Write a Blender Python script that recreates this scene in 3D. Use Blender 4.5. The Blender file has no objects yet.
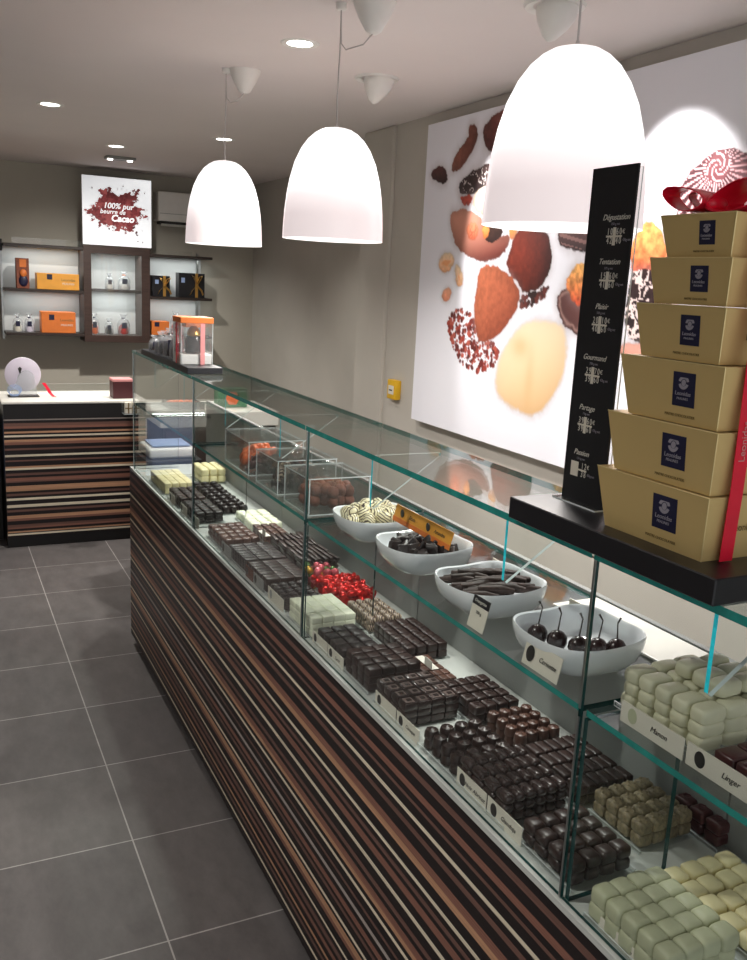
import bpy, bmesh, math, random
import numpy as np
from mathutils import Vector, Matrix, noise as mnoise
random.seed(7)
C = bpy.context.scene.collection
PI = math.pi
scn = bpy.context.scene
scn.cycles.transparent_max_bounces = 48
scn.cycles.max_bounces = 8
scn.cycles.use_denoising = True
scn.cycles.sample_clamp_indirect = 4.0
scn.cycles.caustics_reflective = False
scn.cycles.caustics_refractive = False
scn.view_settings.view_transform = 'Standard'
scn.view_settings.look = 'None'
scn.view_settings.exposure = 0.0

# ------------------------------------------------------------------ materials
def lin(c):
    return tuple(((v / 255) / 12.92 if v / 255 <= .04045 else ((v / 255 + .055) / 1.055) ** 2.4) for v in c)

def base(name):
    m = bpy.data.materials.new(name); m.use_nodes = True
    nt = m.node_tree
    return m, nt, nt.nodes['Principled BSDF']

def mat(name, c, rough=.5, metal=0, noise=0, nscale=20, stretch=(1, 1, 1), emit=0, spec=.5, vary=0, coat=0, bump=0):
    m, nt, p = base(name)
    col = lin(c)
    p.inputs['Base Color'].default_value = (*col, 1)
    p.inputs['Roughness'].default_value = rough
    p.inputs['Metallic'].default_value = metal
    p.inputs['Specular IOR Level'].default_value = spec
    p.inputs['Coat Weight'].default_value = coat
    src = None
    if noise or bump:
        tc = nt.nodes.new('ShaderNodeTexCoord'); mp = nt.nodes.new('ShaderNodeMapping')
        mp.inputs['Scale'].default_value = stretch
        nz = nt.nodes.new('ShaderNodeTexNoise'); nz.inputs['Scale'].default_value = nscale; nz.inputs['Detail'].default_value = 4
        nt.links.new(tc.outputs['Object'], mp.inputs[0]); nt.links.new(mp.outputs[0], nz.inputs['Vector'])
        if noise:
            mr = nt.nodes.new('ShaderNodeMapRange')
            mr.inputs[1].default_value = .3; mr.inputs[2].default_value = .7
            mr.inputs[3].default_value = 1 - noise; mr.inputs[4].default_value = 1 + noise
            nt.links.new(nz.outputs[0], mr.inputs[0]); src = mr.outputs[0]
        if bump:
            bp = nt.nodes.new('ShaderNodeBump'); bp.inputs['Strength'].default_value = bump; bp.inputs['Distance'].default_value = .002
            nt.links.new(nz.outputs[0], bp.inputs['Height']); nt.links.new(bp.outputs[0], p.inputs['Normal'])
    if vary:
        oi = nt.nodes.new('ShaderNodeObjectInfo'); mr = nt.nodes.new('ShaderNodeMapRange')
        mr.inputs[3].default_value = 1 - vary; mr.inputs[4].default_value = 1 + vary
        nt.links.new(oi.outputs['Random'], mr.inputs[0])
        if src:
            mu = nt.nodes.new('ShaderNodeMath'); mu.operation = 'MULTIPLY'
            nt.links.new(src, mu.inputs[0]); nt.links.new(mr.outputs[0], mu.inputs[1]); src = mu.outputs[0]
        else:
            src = mr.outputs[0]
    if src:
        vm = nt.nodes.new('ShaderNodeVectorMath'); vm.operation = 'SCALE'; vm.inputs[0].default_value = col
        nt.links.new(src, vm.inputs['Scale']); nt.links.new(vm.outputs[0], p.inputs['Base Color'])
    if emit:
        p.inputs['Emission Color'].default_value = (*col, 1); p.inputs['Emission Strength'].default_value = emit
    return m

def emat(name, c, s):
    m = bpy.data.materials.new(name); m.use_nodes = True; nt = m.node_tree
    nt.nodes.clear(); o = nt.nodes.new('ShaderNodeOutputMaterial'); e = nt.nodes.new('ShaderNodeEmission')
    e.inputs[0].default_value = (*lin(c), 1); e.inputs[1].default_value = s
    nt.links.new(e.outputs[0], o.inputs[0]); return m

def glassmat(name, tint=(.97, .985, .975), f0=.03, rough=.0, gl=(1, 1, 1), haze=0.0, hazec=(200, 210, 205)):
    """thin clear pane: see-through with a mirror sheen that grows at grazing angles"""
    m = bpy.data.materials.new(name); m.use_nodes = True; nt = m.node_tree; nt.nodes.clear()
    N = nt.nodes.new; L = nt.links.new
    o = N('ShaderNodeOutputMaterial'); t = N('ShaderNodeBsdfTransparent'); g = N('ShaderNodeBsdfGlossy')
    t.inputs[0].default_value = (*tint, 1); g.inputs[0].default_value = (*gl, 1); g.inputs['Roughness'].default_value = rough
    lw = N('ShaderNodeLayerWeight'); lw.inputs[0].default_value = .5
    pw = N('ShaderNodeMath'); pw.operation = 'POWER'; pw.inputs[1].default_value = 5; L(lw.outputs['Facing'], pw.inputs[0])
    mr = N('ShaderNodeMapRange'); mr.inputs[3].default_value = f0; mr.inputs[4].default_value = .9; L(pw.outputs[0], mr.inputs[0])
    mx = N('ShaderNodeMixShader'); L(mr.outputs[0], mx.inputs[0]); L(t.outputs[0], mx.inputs[1]); L(g.outputs[0], mx.inputs[2])
    out = mx
    if haze:
        d = N('ShaderNodeBsdfDiffuse'); d.inputs[0].default_value = (*lin(hazec), 1)
        m2 = N('ShaderNodeMixShader'); m2.inputs[0].default_value = haze; L(mx.outputs[0], m2.inputs[1]); L(d.outputs[0], m2.inputs[2]); out = m2
    L(out.outputs[0], o.inputs[0]); return m

def attrmat(name, rough=.5, emit=0, grain=0, spec=.4):
    m, nt, p = base(name)
    a = nt.nodes.new('ShaderNodeVertexColor'); a.layer_name = 'Col'
    src = a.outputs[0]
    if grain:
        tc = nt.nodes.new('ShaderNodeTexCoord'); mp = nt.nodes.new('ShaderNodeMapping'); mp.inputs['Scale'].default_value = (4, 1.2, 260) if grain > 0 else (1.2, 4, 260)
        nz = nt.nodes.new('ShaderNodeTexNoise'); nz.inputs['Scale'].default_value = 2.0; nz.inputs['Detail'].default_value = 5
        mr = nt.nodes.new('ShaderNodeMapRange'); mr.inputs[1].default_value = .3; mr.inputs[2].default_value = .7; mr.inputs[3].default_value = .72; mr.inputs[4].default_value = 1.25
        vm = nt.nodes.new('ShaderNodeVectorMath'); vm.operation = 'SCALE'
        nt.links.new(tc.outputs['Object'], mp.inputs[0]); nt.links.new(mp.outputs[0], nz.inputs[0]); nt.links.new(nz.outputs[0], mr.inputs[0])
        nt.links.new(src, vm.inputs[0]); nt.links.new(mr.outputs[0], vm.inputs['Scale']); src = vm.outputs[0]
    nt.links.new(src, p.inputs['Base Color'])
    p.inputs['Roughness'].default_value = rough; p.inputs['Specular IOR Level'].default_value = spec
    if emit:
        nt.links.new(src, p.inputs['Emission Color']); p.inputs['Emission Strength'].default_value = emit
    return m

def stripemat(name, ca, cb, scale, dist=6, thr=.62, rough=.35, rot=(0, .5, .6)):
    m, nt, p = base(name)
    tc = nt.nodes.new('ShaderNodeTexCoord'); mp = nt.nodes.new('ShaderNodeMapping'); mp.inputs['Rotation'].default_value = rot
    w = nt.nodes.new('ShaderNodeTexWave'); w.inputs['Scale'].default_value = scale; w.inputs['Distortion'].default_value = dist; w.inputs['Detail'].default_value = 1
    r = nt.nodes.new('ShaderNodeValToRGB'); r.color_ramp.interpolation = 'EASE'
    r.color_ramp.elements[0].position = thr - .05; r.color_ramp.elements[0].color = (*lin(ca), 1)
    r.color_ramp.elements[1].position = thr + .05; r.color_ramp.elements[1].color = (*lin(cb), 1)
    nt.links.new(tc.outputs['Object'], mp.inputs[0]); nt.links.new(mp.outputs[0], w.inputs[0]); nt.links.new(w.outputs[1], r.inputs[0]); nt.links.new(r.outputs[0], p.inputs['Base Color'])
    p.inputs['Roughness'].default_value = rough
    return m

M = dict(
    wall=mat('wall_paint', (188, 183, 171), .85, noise=.04, nscale=3),
    wallr=mat('wall_paint_side', (192, 187, 178), .85, noise=.04, nscale=3),
    ceil=mat('ceiling_paint', (226, 218, 216), .9, noise=.02, nscale=2),
    white=mat('white_plastic', (232, 230, 226), .4, noise=.02),
    whitegloss=mat('white_ceramic', (242, 246, 250), .12, noise=.015, coat=.4),
    worktop=mat('white_worktop', (240, 238, 230), .35, noise=.02, nscale=8),
    deck=mat('pale_deck', (206, 210, 206), .25, noise=.03, nscale=6),
    black=mat('black_board', (22, 22, 28), .4, noise=.15, nscale=12),
    plinth=mat('dark_plinth', (20, 17, 19), .5, noise=.15, nscale=12),
    darkwood=mat('dark_wenge', (62, 44, 38), .45, noise=.25, nscale=6, stretch=(1, 1, 14)),
    darkwoodh=mat('dark_wenge_board', (48, 38, 34), .45, noise=.25, nscale=6, stretch=(14, 1, 14)),
    steel=mat('brushed_steel', (175, 178, 178), .3, metal=1, noise=.05),
    grey=mat('grey_panel', (150, 152, 150), .5, noise=.03, nscale=5),
    lightgrey=mat('pale_back_panel', (206, 208, 208), .6, noise=.03, nscale=5),
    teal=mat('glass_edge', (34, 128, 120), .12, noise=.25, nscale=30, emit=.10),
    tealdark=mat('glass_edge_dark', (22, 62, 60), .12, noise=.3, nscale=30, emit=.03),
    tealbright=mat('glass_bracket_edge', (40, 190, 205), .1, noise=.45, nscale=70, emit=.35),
    glass=glassmat('clear_pane', (.975, .99, .985), .006),
    topglass=glassmat('clear_top_pane', (.93, .965, .955), .05),
    acryl=glassmat('clear_acrylic', (.975, .98, .98), .03, haze=.03),
    acedge=mat('acrylic_edge', (215, 222, 222), .15, noise=.03, emit=.05),
    gold=mat('gold_card', (222, 194, 132), .38, metal=.35, noise=.03, nscale=4),
    goldedge=mat('gold_card_edge', (240, 220, 160), .3, metal=.6, noise=.03),
    navy=mat('navy_label', (26, 27, 60), .4, noise=.1),
    labelprint=mat('label_print', (150, 146, 156), .5, noise=.03),
    brownprint=mat('brown_print', (126, 104, 58), .5, noise=.03),
    red=mat('red_ribbon', (232, 26, 58), .3, noise=.08, nscale=30),
    orange=mat('orange_card', (222, 120, 50), .5, noise=.05, vary=0),
    yelloworange=mat('amber_card', (232, 162, 60), .5, noise=.05),
    printdark=mat('dark_print', (40, 36, 34), .6, noise=.03),
    printwhite=mat('white_print', (225, 222, 212), .6, noise=.03),
    card=mat('cream_card', (225, 220, 206), .6, noise=.03),
    blackcard=mat('black_card', (15, 16, 22), .6, noise=.1),
    dark=mat('dark_chocolate', (46, 30, 27), .34, noise=.12, nscale=60, vary=.22, bump=.15),
    peel=mat('rough_coated_peel', (52, 38, 34), .55, noise=.25, nscale=90, vary=.3, bump=.6, spec=.3),
    dark2=mat('dark_chocolate_black', (36, 27, 27), .4, noise=.12, nscale=60, vary=.22, bump=.2),
    shiny=mat('glossy_chocolate', (50, 36, 34), .24, noise=.08, nscale=60, vary=.15, spec=.6),
    sheen=mat('painted_sheen_top', (112, 98, 94), .3, noise=.25, nscale=120, vary=.25),  # paler colour paints the highlight on the embossed praline tops
    milk=mat('milk_chocolate', (86, 58, 48), .35, noise=.12, nscale=60, vary=.2, bump=.2),
    burg=mat('burgundy_chocolate', (72, 36, 38), .3, noise=.1, nscale=60, vary=.15),
    nut=mat('nutty_praline', (132, 118, 92), .45, noise=.35, nscale=160, vary=.15, bump=.5),
    sage=mat('sage_praline', (186, 189, 158), .45, noise=.05, nscale=40, vary=.07, bump=.1),
    pale=mat('pale_praline', (214, 212, 184), .45, noise=.05, nscale=40, vary=.07, bump=.1),
    cream=mat('cream_praline', (238, 228, 180), .45, noise=.04, nscale=40, vary=.06, bump=.1),
    mint=mat('mint_praline', (236, 240, 216), .45, noise=.05, nscale=40, vary=.06),
    drizzle=stripemat('white_drizzled', (232, 222, 186), (60, 44, 34), 55, 5, .72),
    darkstripe=stripemat('dark_streaked', (58, 40, 36), (190, 172, 150), 70, 4, .66),
    cocoa=mat('cocoa_truffle', (120, 70, 54), .8, noise=.25, nscale=80, vary=.35, bump=.6),
    redfoil=mat('red_foil', (200, 26, 22), .22, metal=.55, noise=.3, nscale=120, vary=.25, bump=.8),
    goldfoil=mat('gold_foil', (212, 170, 70), .25, metal=.7, noise=.2, nscale=90, vary=.3, bump=.6),
    greenfoil=mat('green_foil', (84, 120, 62), .25, metal=.5, noise=.2, nscale=90, vary=.3, bump=.6),
    pinkfoil=mat('pink_foil', (206, 96, 108), .25, metal=.5, noise=.2, nscale=90, vary=.3, bump=.6),
    orangefruit=mat('candied_orange', (226, 104, 44), .3, noise=.12, nscale=60, vary=.15),
    cherry=mat('dark_cherry', (40, 26, 26), .25, noise=.15, nscale=60, vary=.2),
    yellow=mat('yellow_plastic', (226, 178, 36), .45, noise=.04),
    bag=glassmat('clear_bag', (.93, .94, .95), .06, rough=.15, haze=.25, hazec=(225, 228, 232)),
    burgbox=mat('burgundy_box', (70, 22, 28), .5, noise=.08),
    plate=mat('frosted_plate', (214, 206, 222), .3, noise=.05, nscale=10),
    green=mat('green_card', (64, 128, 92), .5, noise=.5, nscale=14),
    pink=mat('pink_card', (222, 150, 150), .5, noise=.05),
    blue=mat('pale_blue', (150, 172, 214), .5, noise=.06),
    lampwhite=emat('downlight_glow', (255, 250, 240), 14),
    cordm=mat('clear_cord', (190, 184, 182), .4, noise=.05),
    goldbow=mat('gold_bow', (206, 160, 84), .3, metal=.7, noise=.1),
    stripes=attrmat('striped_laminate', .38, grain=1),
    stripesx=attrmat('striped_laminate_across', .38, grain=-1),
    art=attrmat('printed_canvas', .55),
    signprint=attrmat('glow_added_print', .5, emit=.8),  # emission added to the printed sign face to brighten it
)

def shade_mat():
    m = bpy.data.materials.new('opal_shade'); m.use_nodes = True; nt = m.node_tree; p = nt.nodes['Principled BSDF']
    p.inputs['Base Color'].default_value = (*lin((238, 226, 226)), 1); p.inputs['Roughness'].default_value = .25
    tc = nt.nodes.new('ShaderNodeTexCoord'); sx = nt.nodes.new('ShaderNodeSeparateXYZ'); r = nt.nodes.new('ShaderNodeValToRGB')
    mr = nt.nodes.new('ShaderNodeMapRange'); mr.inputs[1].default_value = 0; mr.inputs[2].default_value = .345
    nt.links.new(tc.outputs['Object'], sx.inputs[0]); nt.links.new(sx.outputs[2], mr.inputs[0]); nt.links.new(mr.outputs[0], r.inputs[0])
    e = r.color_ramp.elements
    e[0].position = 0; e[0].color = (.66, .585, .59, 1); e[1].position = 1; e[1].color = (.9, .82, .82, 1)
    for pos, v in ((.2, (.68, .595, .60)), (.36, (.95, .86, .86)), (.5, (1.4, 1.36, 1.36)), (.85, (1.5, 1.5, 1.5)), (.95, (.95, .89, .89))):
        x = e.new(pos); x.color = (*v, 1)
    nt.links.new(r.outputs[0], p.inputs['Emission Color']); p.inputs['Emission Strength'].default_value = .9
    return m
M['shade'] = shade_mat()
M['shadein'] = emat('opal_shade_inside', (255, 248, 244), 1.6)

def floor_mat():
    m, nt, p = base('slate_tiles')
    N = nt.nodes.new; L = nt.links.new
    tc = N('ShaderNodeTexCoord'); mp = N('ShaderNodeMapping'); mp.inputs['Location'].default_value = (-.4625 + .4505 * 8, -1.951 + .4508 * 8, 0)
    br = N('ShaderNodeTexBrick'); br.offset = 0; br.squash = 1
    br.inputs['Scale'].default_value = 1; br.inputs['Brick Width'].default_value = .4505; br.inputs['Row Height'].default_value = .4508
    br.inputs['Mortar Size'].default_value = .0024; br.inputs['Mortar Smooth'].default_value = .2
    br.inputs['Color1'].default_value = (*lin((108, 104, 103)), 1); br.inputs['Color2'].default_value = (*lin((100, 96, 96)), 1); br.inputs['Mortar'].default_value = (*lin((176, 172, 170)), 1)
    L(tc.outputs['Object'], mp.inputs[0]); L(mp.outputs[0], br.inputs[0])
    mp2 = N('ShaderNodeMapping'); mp2.inputs['Scale'].default_value = (2.2, 1, 1); L(tc.outputs['Object'], mp2.inputs[0])
    nz = N('ShaderNodeTexNoise'); nz.inputs['Scale'].default_value = 7; nz.inputs['Detail'].default_value = 8; nz.inputs['Roughness'].default_value = .7; L(mp2.outputs[0], nz.inputs[0])
    mr = N('ShaderNodeMapRange'); mr.inputs[1].default_value = .3; mr.inputs[2].default_value = .7; mr.inputs[3].default_value = .78; mr.inputs[4].default_value = 1.22; L(nz.outputs[0], mr.inputs[0])
    vm = N('ShaderNodeVectorMath'); vm.operation = 'SCALE'; L(br.outputs[0], vm.inputs[0]); L(mr.outputs[0], vm.inputs['Scale']); L(vm.outputs[0], p.inputs['Base Color'])
    mr2 = N('ShaderNodeMapRange'); mr2.inputs[3].default_value = .38; mr2.inputs[4].default_value = .6; L(nz.outputs[0], mr2.inputs[0]); L(mr2.outputs[0], p.inputs['Roughness'])
    return m
M['floor'] = floor_mat()

# ------------------------------------------------------------------ mesh builder
class B:
    def __init__(s): s.bm = bmesh.new()
    def face(s, pts, mi=0):
        f = s.bm.faces.new([s.bm.verts.new(p) for p in pts]); f.material_index = mi; return f
    def box(s, x0, x1, y0, y1, z0, z1, mi=0, bevel=0, seg=2):
        v = [s.bm.verts.new((x, y, z)) for x in (x0, x1) for y in (y0, y1) for z in (z0, z1)]
        fs = [s.bm.faces.new([v[i] for i in q]) for q in ((0, 1, 3, 2), (4, 6, 7, 5), (0, 4, 5, 1), (2, 3, 7, 6), (0, 2, 6, 4), (1, 5, 7, 3))]
        for f in fs: f.material_index = mi
        if bevel:
            es = list({e for f in fs for e in f.edges})
            r = bmesh.ops.bevel(s.bm, geom=es, offset=bevel, segments=seg, affect='EDGES', profile=.5)
            for f in r['faces']: f.material_index = mi
        return fs
    def pane(s, x0, x1, y0, y1, z0, z1, axis, mi=0, me=1):
        for i, f in enumerate(s.box(x0, x1, y0, y1, z0, z1, 0)):
            if i // 2 == axis: f.material_index = mi
            elif isinstance(me, tuple): f.material_index = me[0] if i // 2 == 0 else me[1]
            else: f.material_index = me
    def prism(s, poly, h, mi=0, me=None):
        """poly: 3d points of one face; h: offset vector"""
        h = Vector(h); a = [s.bm.verts.new(p) for p in poly]; b = [s.bm.verts.new(Vector(p) + h) for p in poly]
        n = len(poly); me = mi if me is None else me
        for f in (s.bm.faces.new(a), s.bm.faces.new(b[::-1])): f.material_index = mi
        for i in range(n): s.bm.faces.new((a[i], b[i], b[(i + 1) % n], a[(i + 1) % n])).material_index = me
    def loops(s, rings, mi=0, cap0=True, cap1=True):
        vs = [[s.bm.verts.new(p) for p in r] for r in rings]
        n = len(vs[0])
        for a, b in zip(vs, vs[1:]):
            for i in range(n): s.bm.faces.new((a[i], a[(i + 1) % n], b[(i + 1) % n], b[i])).material_index = mi
        if cap0: s.bm.faces.new(vs[0][::-1]).material_index = mi
        if cap1: s.bm.faces.new(vs[-1]).material_index = mi
    def lathe(s, prof, c=(0, 0, 0), seg=24, mi=0, cap0=True, cap1=True, rot=None):
        rings = []
        for r, z in prof:
            ring = []
            for i in range(seg):
                p = Vector((r * math.cos(2 * PI * i / seg), r * math.sin(2 * PI * i / seg), z))
                if rot is not None: p = rot @ p
                ring.append(p + Vector(c))
            rings.append(ring)
        s.loops(rings, mi, cap0, cap1)
    def tube(s, pts, r, seg=8, mi=0):
        pts = [Vector(p) for p in pts]; rings = []
        for i, p in enumerate(pts):
            d = (pts[min(i + 1, len(pts) - 1)] - pts[max(i - 1, 0)]).normalized()
            u = d.cross(Vector((0, 0, 1)));  u = u if u.length > .05 else d.cross(Vector((1, 0, 0)))
            u.normalize(); w = d.cross(u); rr = r[i] if isinstance(r, (list, tuple)) else r
            rings.append([p + rr * (math.cos(2 * PI * k / seg) * u + math.sin(2 * PI * k / seg) * w) for k in range(seg)])
        s.loops(rings, mi)
    def ball(s, c, r, mi=0, seg=12, rot=None):
        r = (r, r, r) if isinstance(r, (int, float)) else r
        mtx = Matrix.Translation(c) @ (rot.to_4x4() if rot is not None else Matrix()) @ Matrix.Diagonal((*r, 1))
        k = bmesh.ops.create_uvsphere(s.bm, u_segments=seg, v_segments=max(6, seg // 2), radius=1, matrix=mtx)
        for f in {f for v in k['verts'] for f in v.link_faces}: f.material_index = mi
    def ribbon(s, pts, wdir, w, mi=0, th=.0006):
        """flat strip along pts, width along wdir"""
        wd = Vector(wdir).normalized() * w / 2
        rings = []
        for i, p in enumerate(pts):
            p = Vector(p); d = (Vector(pts[min(i + 1, len(pts) - 1)]) - Vector(pts[max(i - 1, 0)])).normalized()
            n = d.cross(wd).normalized() * th
            rings.append([p - wd - n, p + wd - n, p + wd + n, p - wd + n])
        s.loops(rings, mi)
    def mesh(s, name, mats, o=(0, 0, 0), smooth=False, recalc=True):
        if recalc: bmesh.ops.recalc_face_normals(s.bm, faces=s.bm.faces)
        me = bpy.data.meshes.new(name)
        if any(o): bmesh.ops.translate(s.bm, verts=s.bm.verts, vec=-Vector(o))
        s.bm.to_mesh(me); s.bm.free()
        for m in (mats if isinstance(mats, (list, tuple)) else [mats]): me.materials.append(m)
        if smooth:
            me.shade_smooth()
            try: me.set_sharp_from_angle(angle=math.radians(42))
            except Exception: pass
        return me

def tag(o, label, cat, group=None):
    o['label'] = label; o['category'] = cat
    if group: o['group'] = group
    return o
def thing(name, loc, label, cat, group=None):
    o = bpy.data.objects.new(name, None); o.empty_display_size = .05; C.objects.link(o); o.location = loc
    return tag(o, label, cat, group)
def rootloc(o):
    while o.parent: o = o.parent
    return o.location
def part(name, b, mats, parent, smooth=False, label=None):
    """mesh child given in world coordinates (the root is only ever translated)"""
    o = bpy.data.objects.new(name, b.mesh(name, mats, rootloc(parent), smooth)); C.objects.link(o); o.parent = parent
    if label: o['label'] = label
    return o
def single(name, b, mats, loc, label, cat, group=None, smooth=False):
    o = bpy.data.objects.new(name, b.mesh(name, mats, loc, smooth)); C.objects.link(o); o.location = loc
    return tag(o, label, cat, group)
def struct(name, b, mats):
    o = bpy.data.objects.new(name, b.mesh(name, mats)); C.objects.link(o); o['kind'] = 'structure'; return o
def inst(name, me, loc, label, cat, group, rotz=0, rot=None, sc=1):
    o = bpy.data.objects.new(name, me); C.objects.link(o); o.location = loc
    o.rotation_euler = rot if rot else (0, 0, rotz)
    if sc != 1: o.scale = (sc, sc, sc)
    return tag(o, label, cat, group)

FACE = {'-X': Matrix(((0, 0, -1), (-1, 0, 0), (0, 1, 0))), '-Y': Matrix(((1, 0, 0), (0, 0, -1), (0, 1, 0))), '+Z': Matrix.Identity(3)}
def text(s, size, p, face, m, parent, name='lettering', shear=0, align='CENTER', tilt=0, sx=1, bold=0):
    cu = bpy.data.curves.new(name, 'FONT'); cu.body = s; cu.size = size; cu.align_x = align; cu.align_y = 'CENTER'; cu.shear = shear
    cu.extrude = .0002; cu.offset = bold; cu.resolution_u = 3; cu.materials.append(m)
    o = bpy.data.objects.new(name, cu); C.objects.link(o); o.parent = parent
    R = FACE[face].to_4x4()
    if tilt: R = R @ Matrix.Rotation(tilt, 4, 'X')
    o.matrix_local = Matrix.Translation(Vector(p) - rootloc(parent)) @ R @ Matrix.Diagonal((sx, 1, 1, 1))
    return o

ORD = ['first', 'second', 'third', 'fourth', 'fifth', 'sixth', 'seventh', 'eighth', 'ninth', 'tenth']

# ------------------------------------------------------------------ room
ZC = 2.455
b = B(); b.box(-2.2, 2.8, -1.6, 8.05, -.1, 0); struct('floor', b, M['floor'])
b = B(); b.box(-2.2, 2.8, -1.6, 8.05, ZC, ZC + .1); struct('ceiling', b, M['ceil'])
b = B(); b.box(-2.2, 2.8, 7.95, 8.05, 0, ZC); struct('wall_back', b, M['wall'])
b = B(); b.box(2.215, 2.8, -1.6, 4.36, 0, ZC); struct('wall_right', b, M['wallr'])
b = B(); b.box(2.195, 2.8, 4.36, 4.715, 0, ZC, bevel=.012); struct('wall_pillar', b, M['wallr'])
b = B(); b.box(2.65, 2.8, 4.715, 7.95, 0, ZC); struct('wall_recess', b, M['wallr'])
b = B(); b.box(-2.2, -2.1, -1.6, 7.95, 0, ZC); struct('wall_left', b, M['wall'])

# ------------------------------------------------------------------ striped laminate
def srgb(*c): return lin(c)
DK, BR, TN, CR, GY, RD = (32, 25, 26), (116, 84, 75), (196, 150, 118), (236, 224, 200), (178, 168, 162), (142, 98, 84)
SEQ = [(6, GY), (11, DK), (12, BR), (11, RD), (12, DK), (8, TN), (8, DK), (8, CR), (11, DK), (10, TN), (12, RD), (15, DK), (8, BR), (19, DK), (9, CR), (14, DK), (7, BR), (20, DK), (8, TN), (8, CR), (14, DK), (10, BR), (10, DK), (14, RD), (6, BR), (15, DK), (12, TN), (11, TN), (10, DK), (10, BR), (10, DK), (10, CR), (19, DK), (12, CR), (10, DK), (10, BR), (15, DK), (14, TN), (10, RD), (17, DK), (10, BR), (8, RD), (10, DK), (7, TN), (4, DK), (8, CR), (8, DK)]
SEQ2 = [(10, DK), (9, BR), (14, DK), (10, RD), (9, DK), (5, BR), (14, DK), (6, CR), (10, DK), (8, BR), (16, DK), (12, RD), (10, TN), (16, DK), (6, CR), (9, DK), (7, BR), (7, DK), (12, RD), (14, DK), (7, CR), (16, DK), (8, BR), (8, DK), (12, RD), (8, TN), (8, DK), (6, CR), (14, DK), (5, BR), (12, DK), (7, GY), (10, DK), (10, RD), (6, DK), (7, BR), (14, DK), (6, CR), (6, DK), (12, TN), (8, RD), (16, DK), (5, CR), (9, DK), (10, BR), (8, DK), (9, RD), (12, DK), (6, TN), (8, DK), (7, BR), (12, DK), (6, CR), (16, DK)]
def striped(seq, z0, z1, quadfn):
    tot = sum(h for h, c in seq); z = z1; quads, cols = [], []
    for h, c in seq:
        zz = z - h / tot * (z1 - z0); quads.append(quadfn(zz, z)); cols.append(lin(c)); z = zz
    return quads, cols
def striped_part(name, quads, cols, m, parent):
    verts = [p for q in quads for p in q]; o0 = rootloc(parent)
    me = bpy.data.meshes.new(name); me.from_pydata([tuple(Vector(p) - o0) for p in verts], [], [tuple(range(4 * i, 4 * i + 4)) for i in range(len(quads))])
    a = me.color_attributes.new('Col', 'FLOAT_COLOR', 'CORNER')
    a.data.foreach_set('color', [x for c in cols for _ in range(4) for x in (*c, 1)])
    me.materials.append(m); o = bpy.data.objects.new(name, me); C.objects.link(o); o.parent = parent; return o

# long counter base
YN, YF = -.62, 3.885
ct = thing('display_counter', (1.0, 1.6, 0), 'long serving counter with dark brown and cream striped front', 'counter')
b = B(); b.box(.76, 1.12, YN, YF, .07, .806, bevel=.002); part('carcass', b, M['plinth'], ct)
b = B(); b.box(.775, 1.11, YN, YF - .02, 0, .07); part('toe_kick', b, M['plinth'], ct)
q, c = striped(SEQ2, .045, .806, lambda a, z: [(.75, YF, a), (.75, YN, a), (.75, YN, z), (.75, YF, z)])
q2, c2 = striped(SEQ2, .045, .806, lambda a, z: [(1.12, YF, a), (.75, YF, a), (.75, YF, z), (1.12, YF, z)])
striped_part('striped_panel', q + q2, c + c2, M['stripes'], ct)
b = B(); b.box(.751, 1.087, YN, YF, .806, .818, bevel=.001); part('deck', b, M['deck'], ct)
b = B(); b.box(.7505, .757, YN, YF, .8145, .8182, bevel=.001); part('glass_channel', b, M['deck'], ct)
sv = thing('service_counter', (1.3, 1.6, 0), 'white topped staff counter along the back of the glass cases', 'counter')
b = B(); b.box(1.13, 1.44, YN, YF - .05, .0, .87); part('back_cabinet', b, M['white'], sv)
b = B(); b.box(1.122, 1.47, YN, YF - .05, .87, .90, bevel=.004); part('service_worktop', b, M['worktop'], sv)

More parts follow.
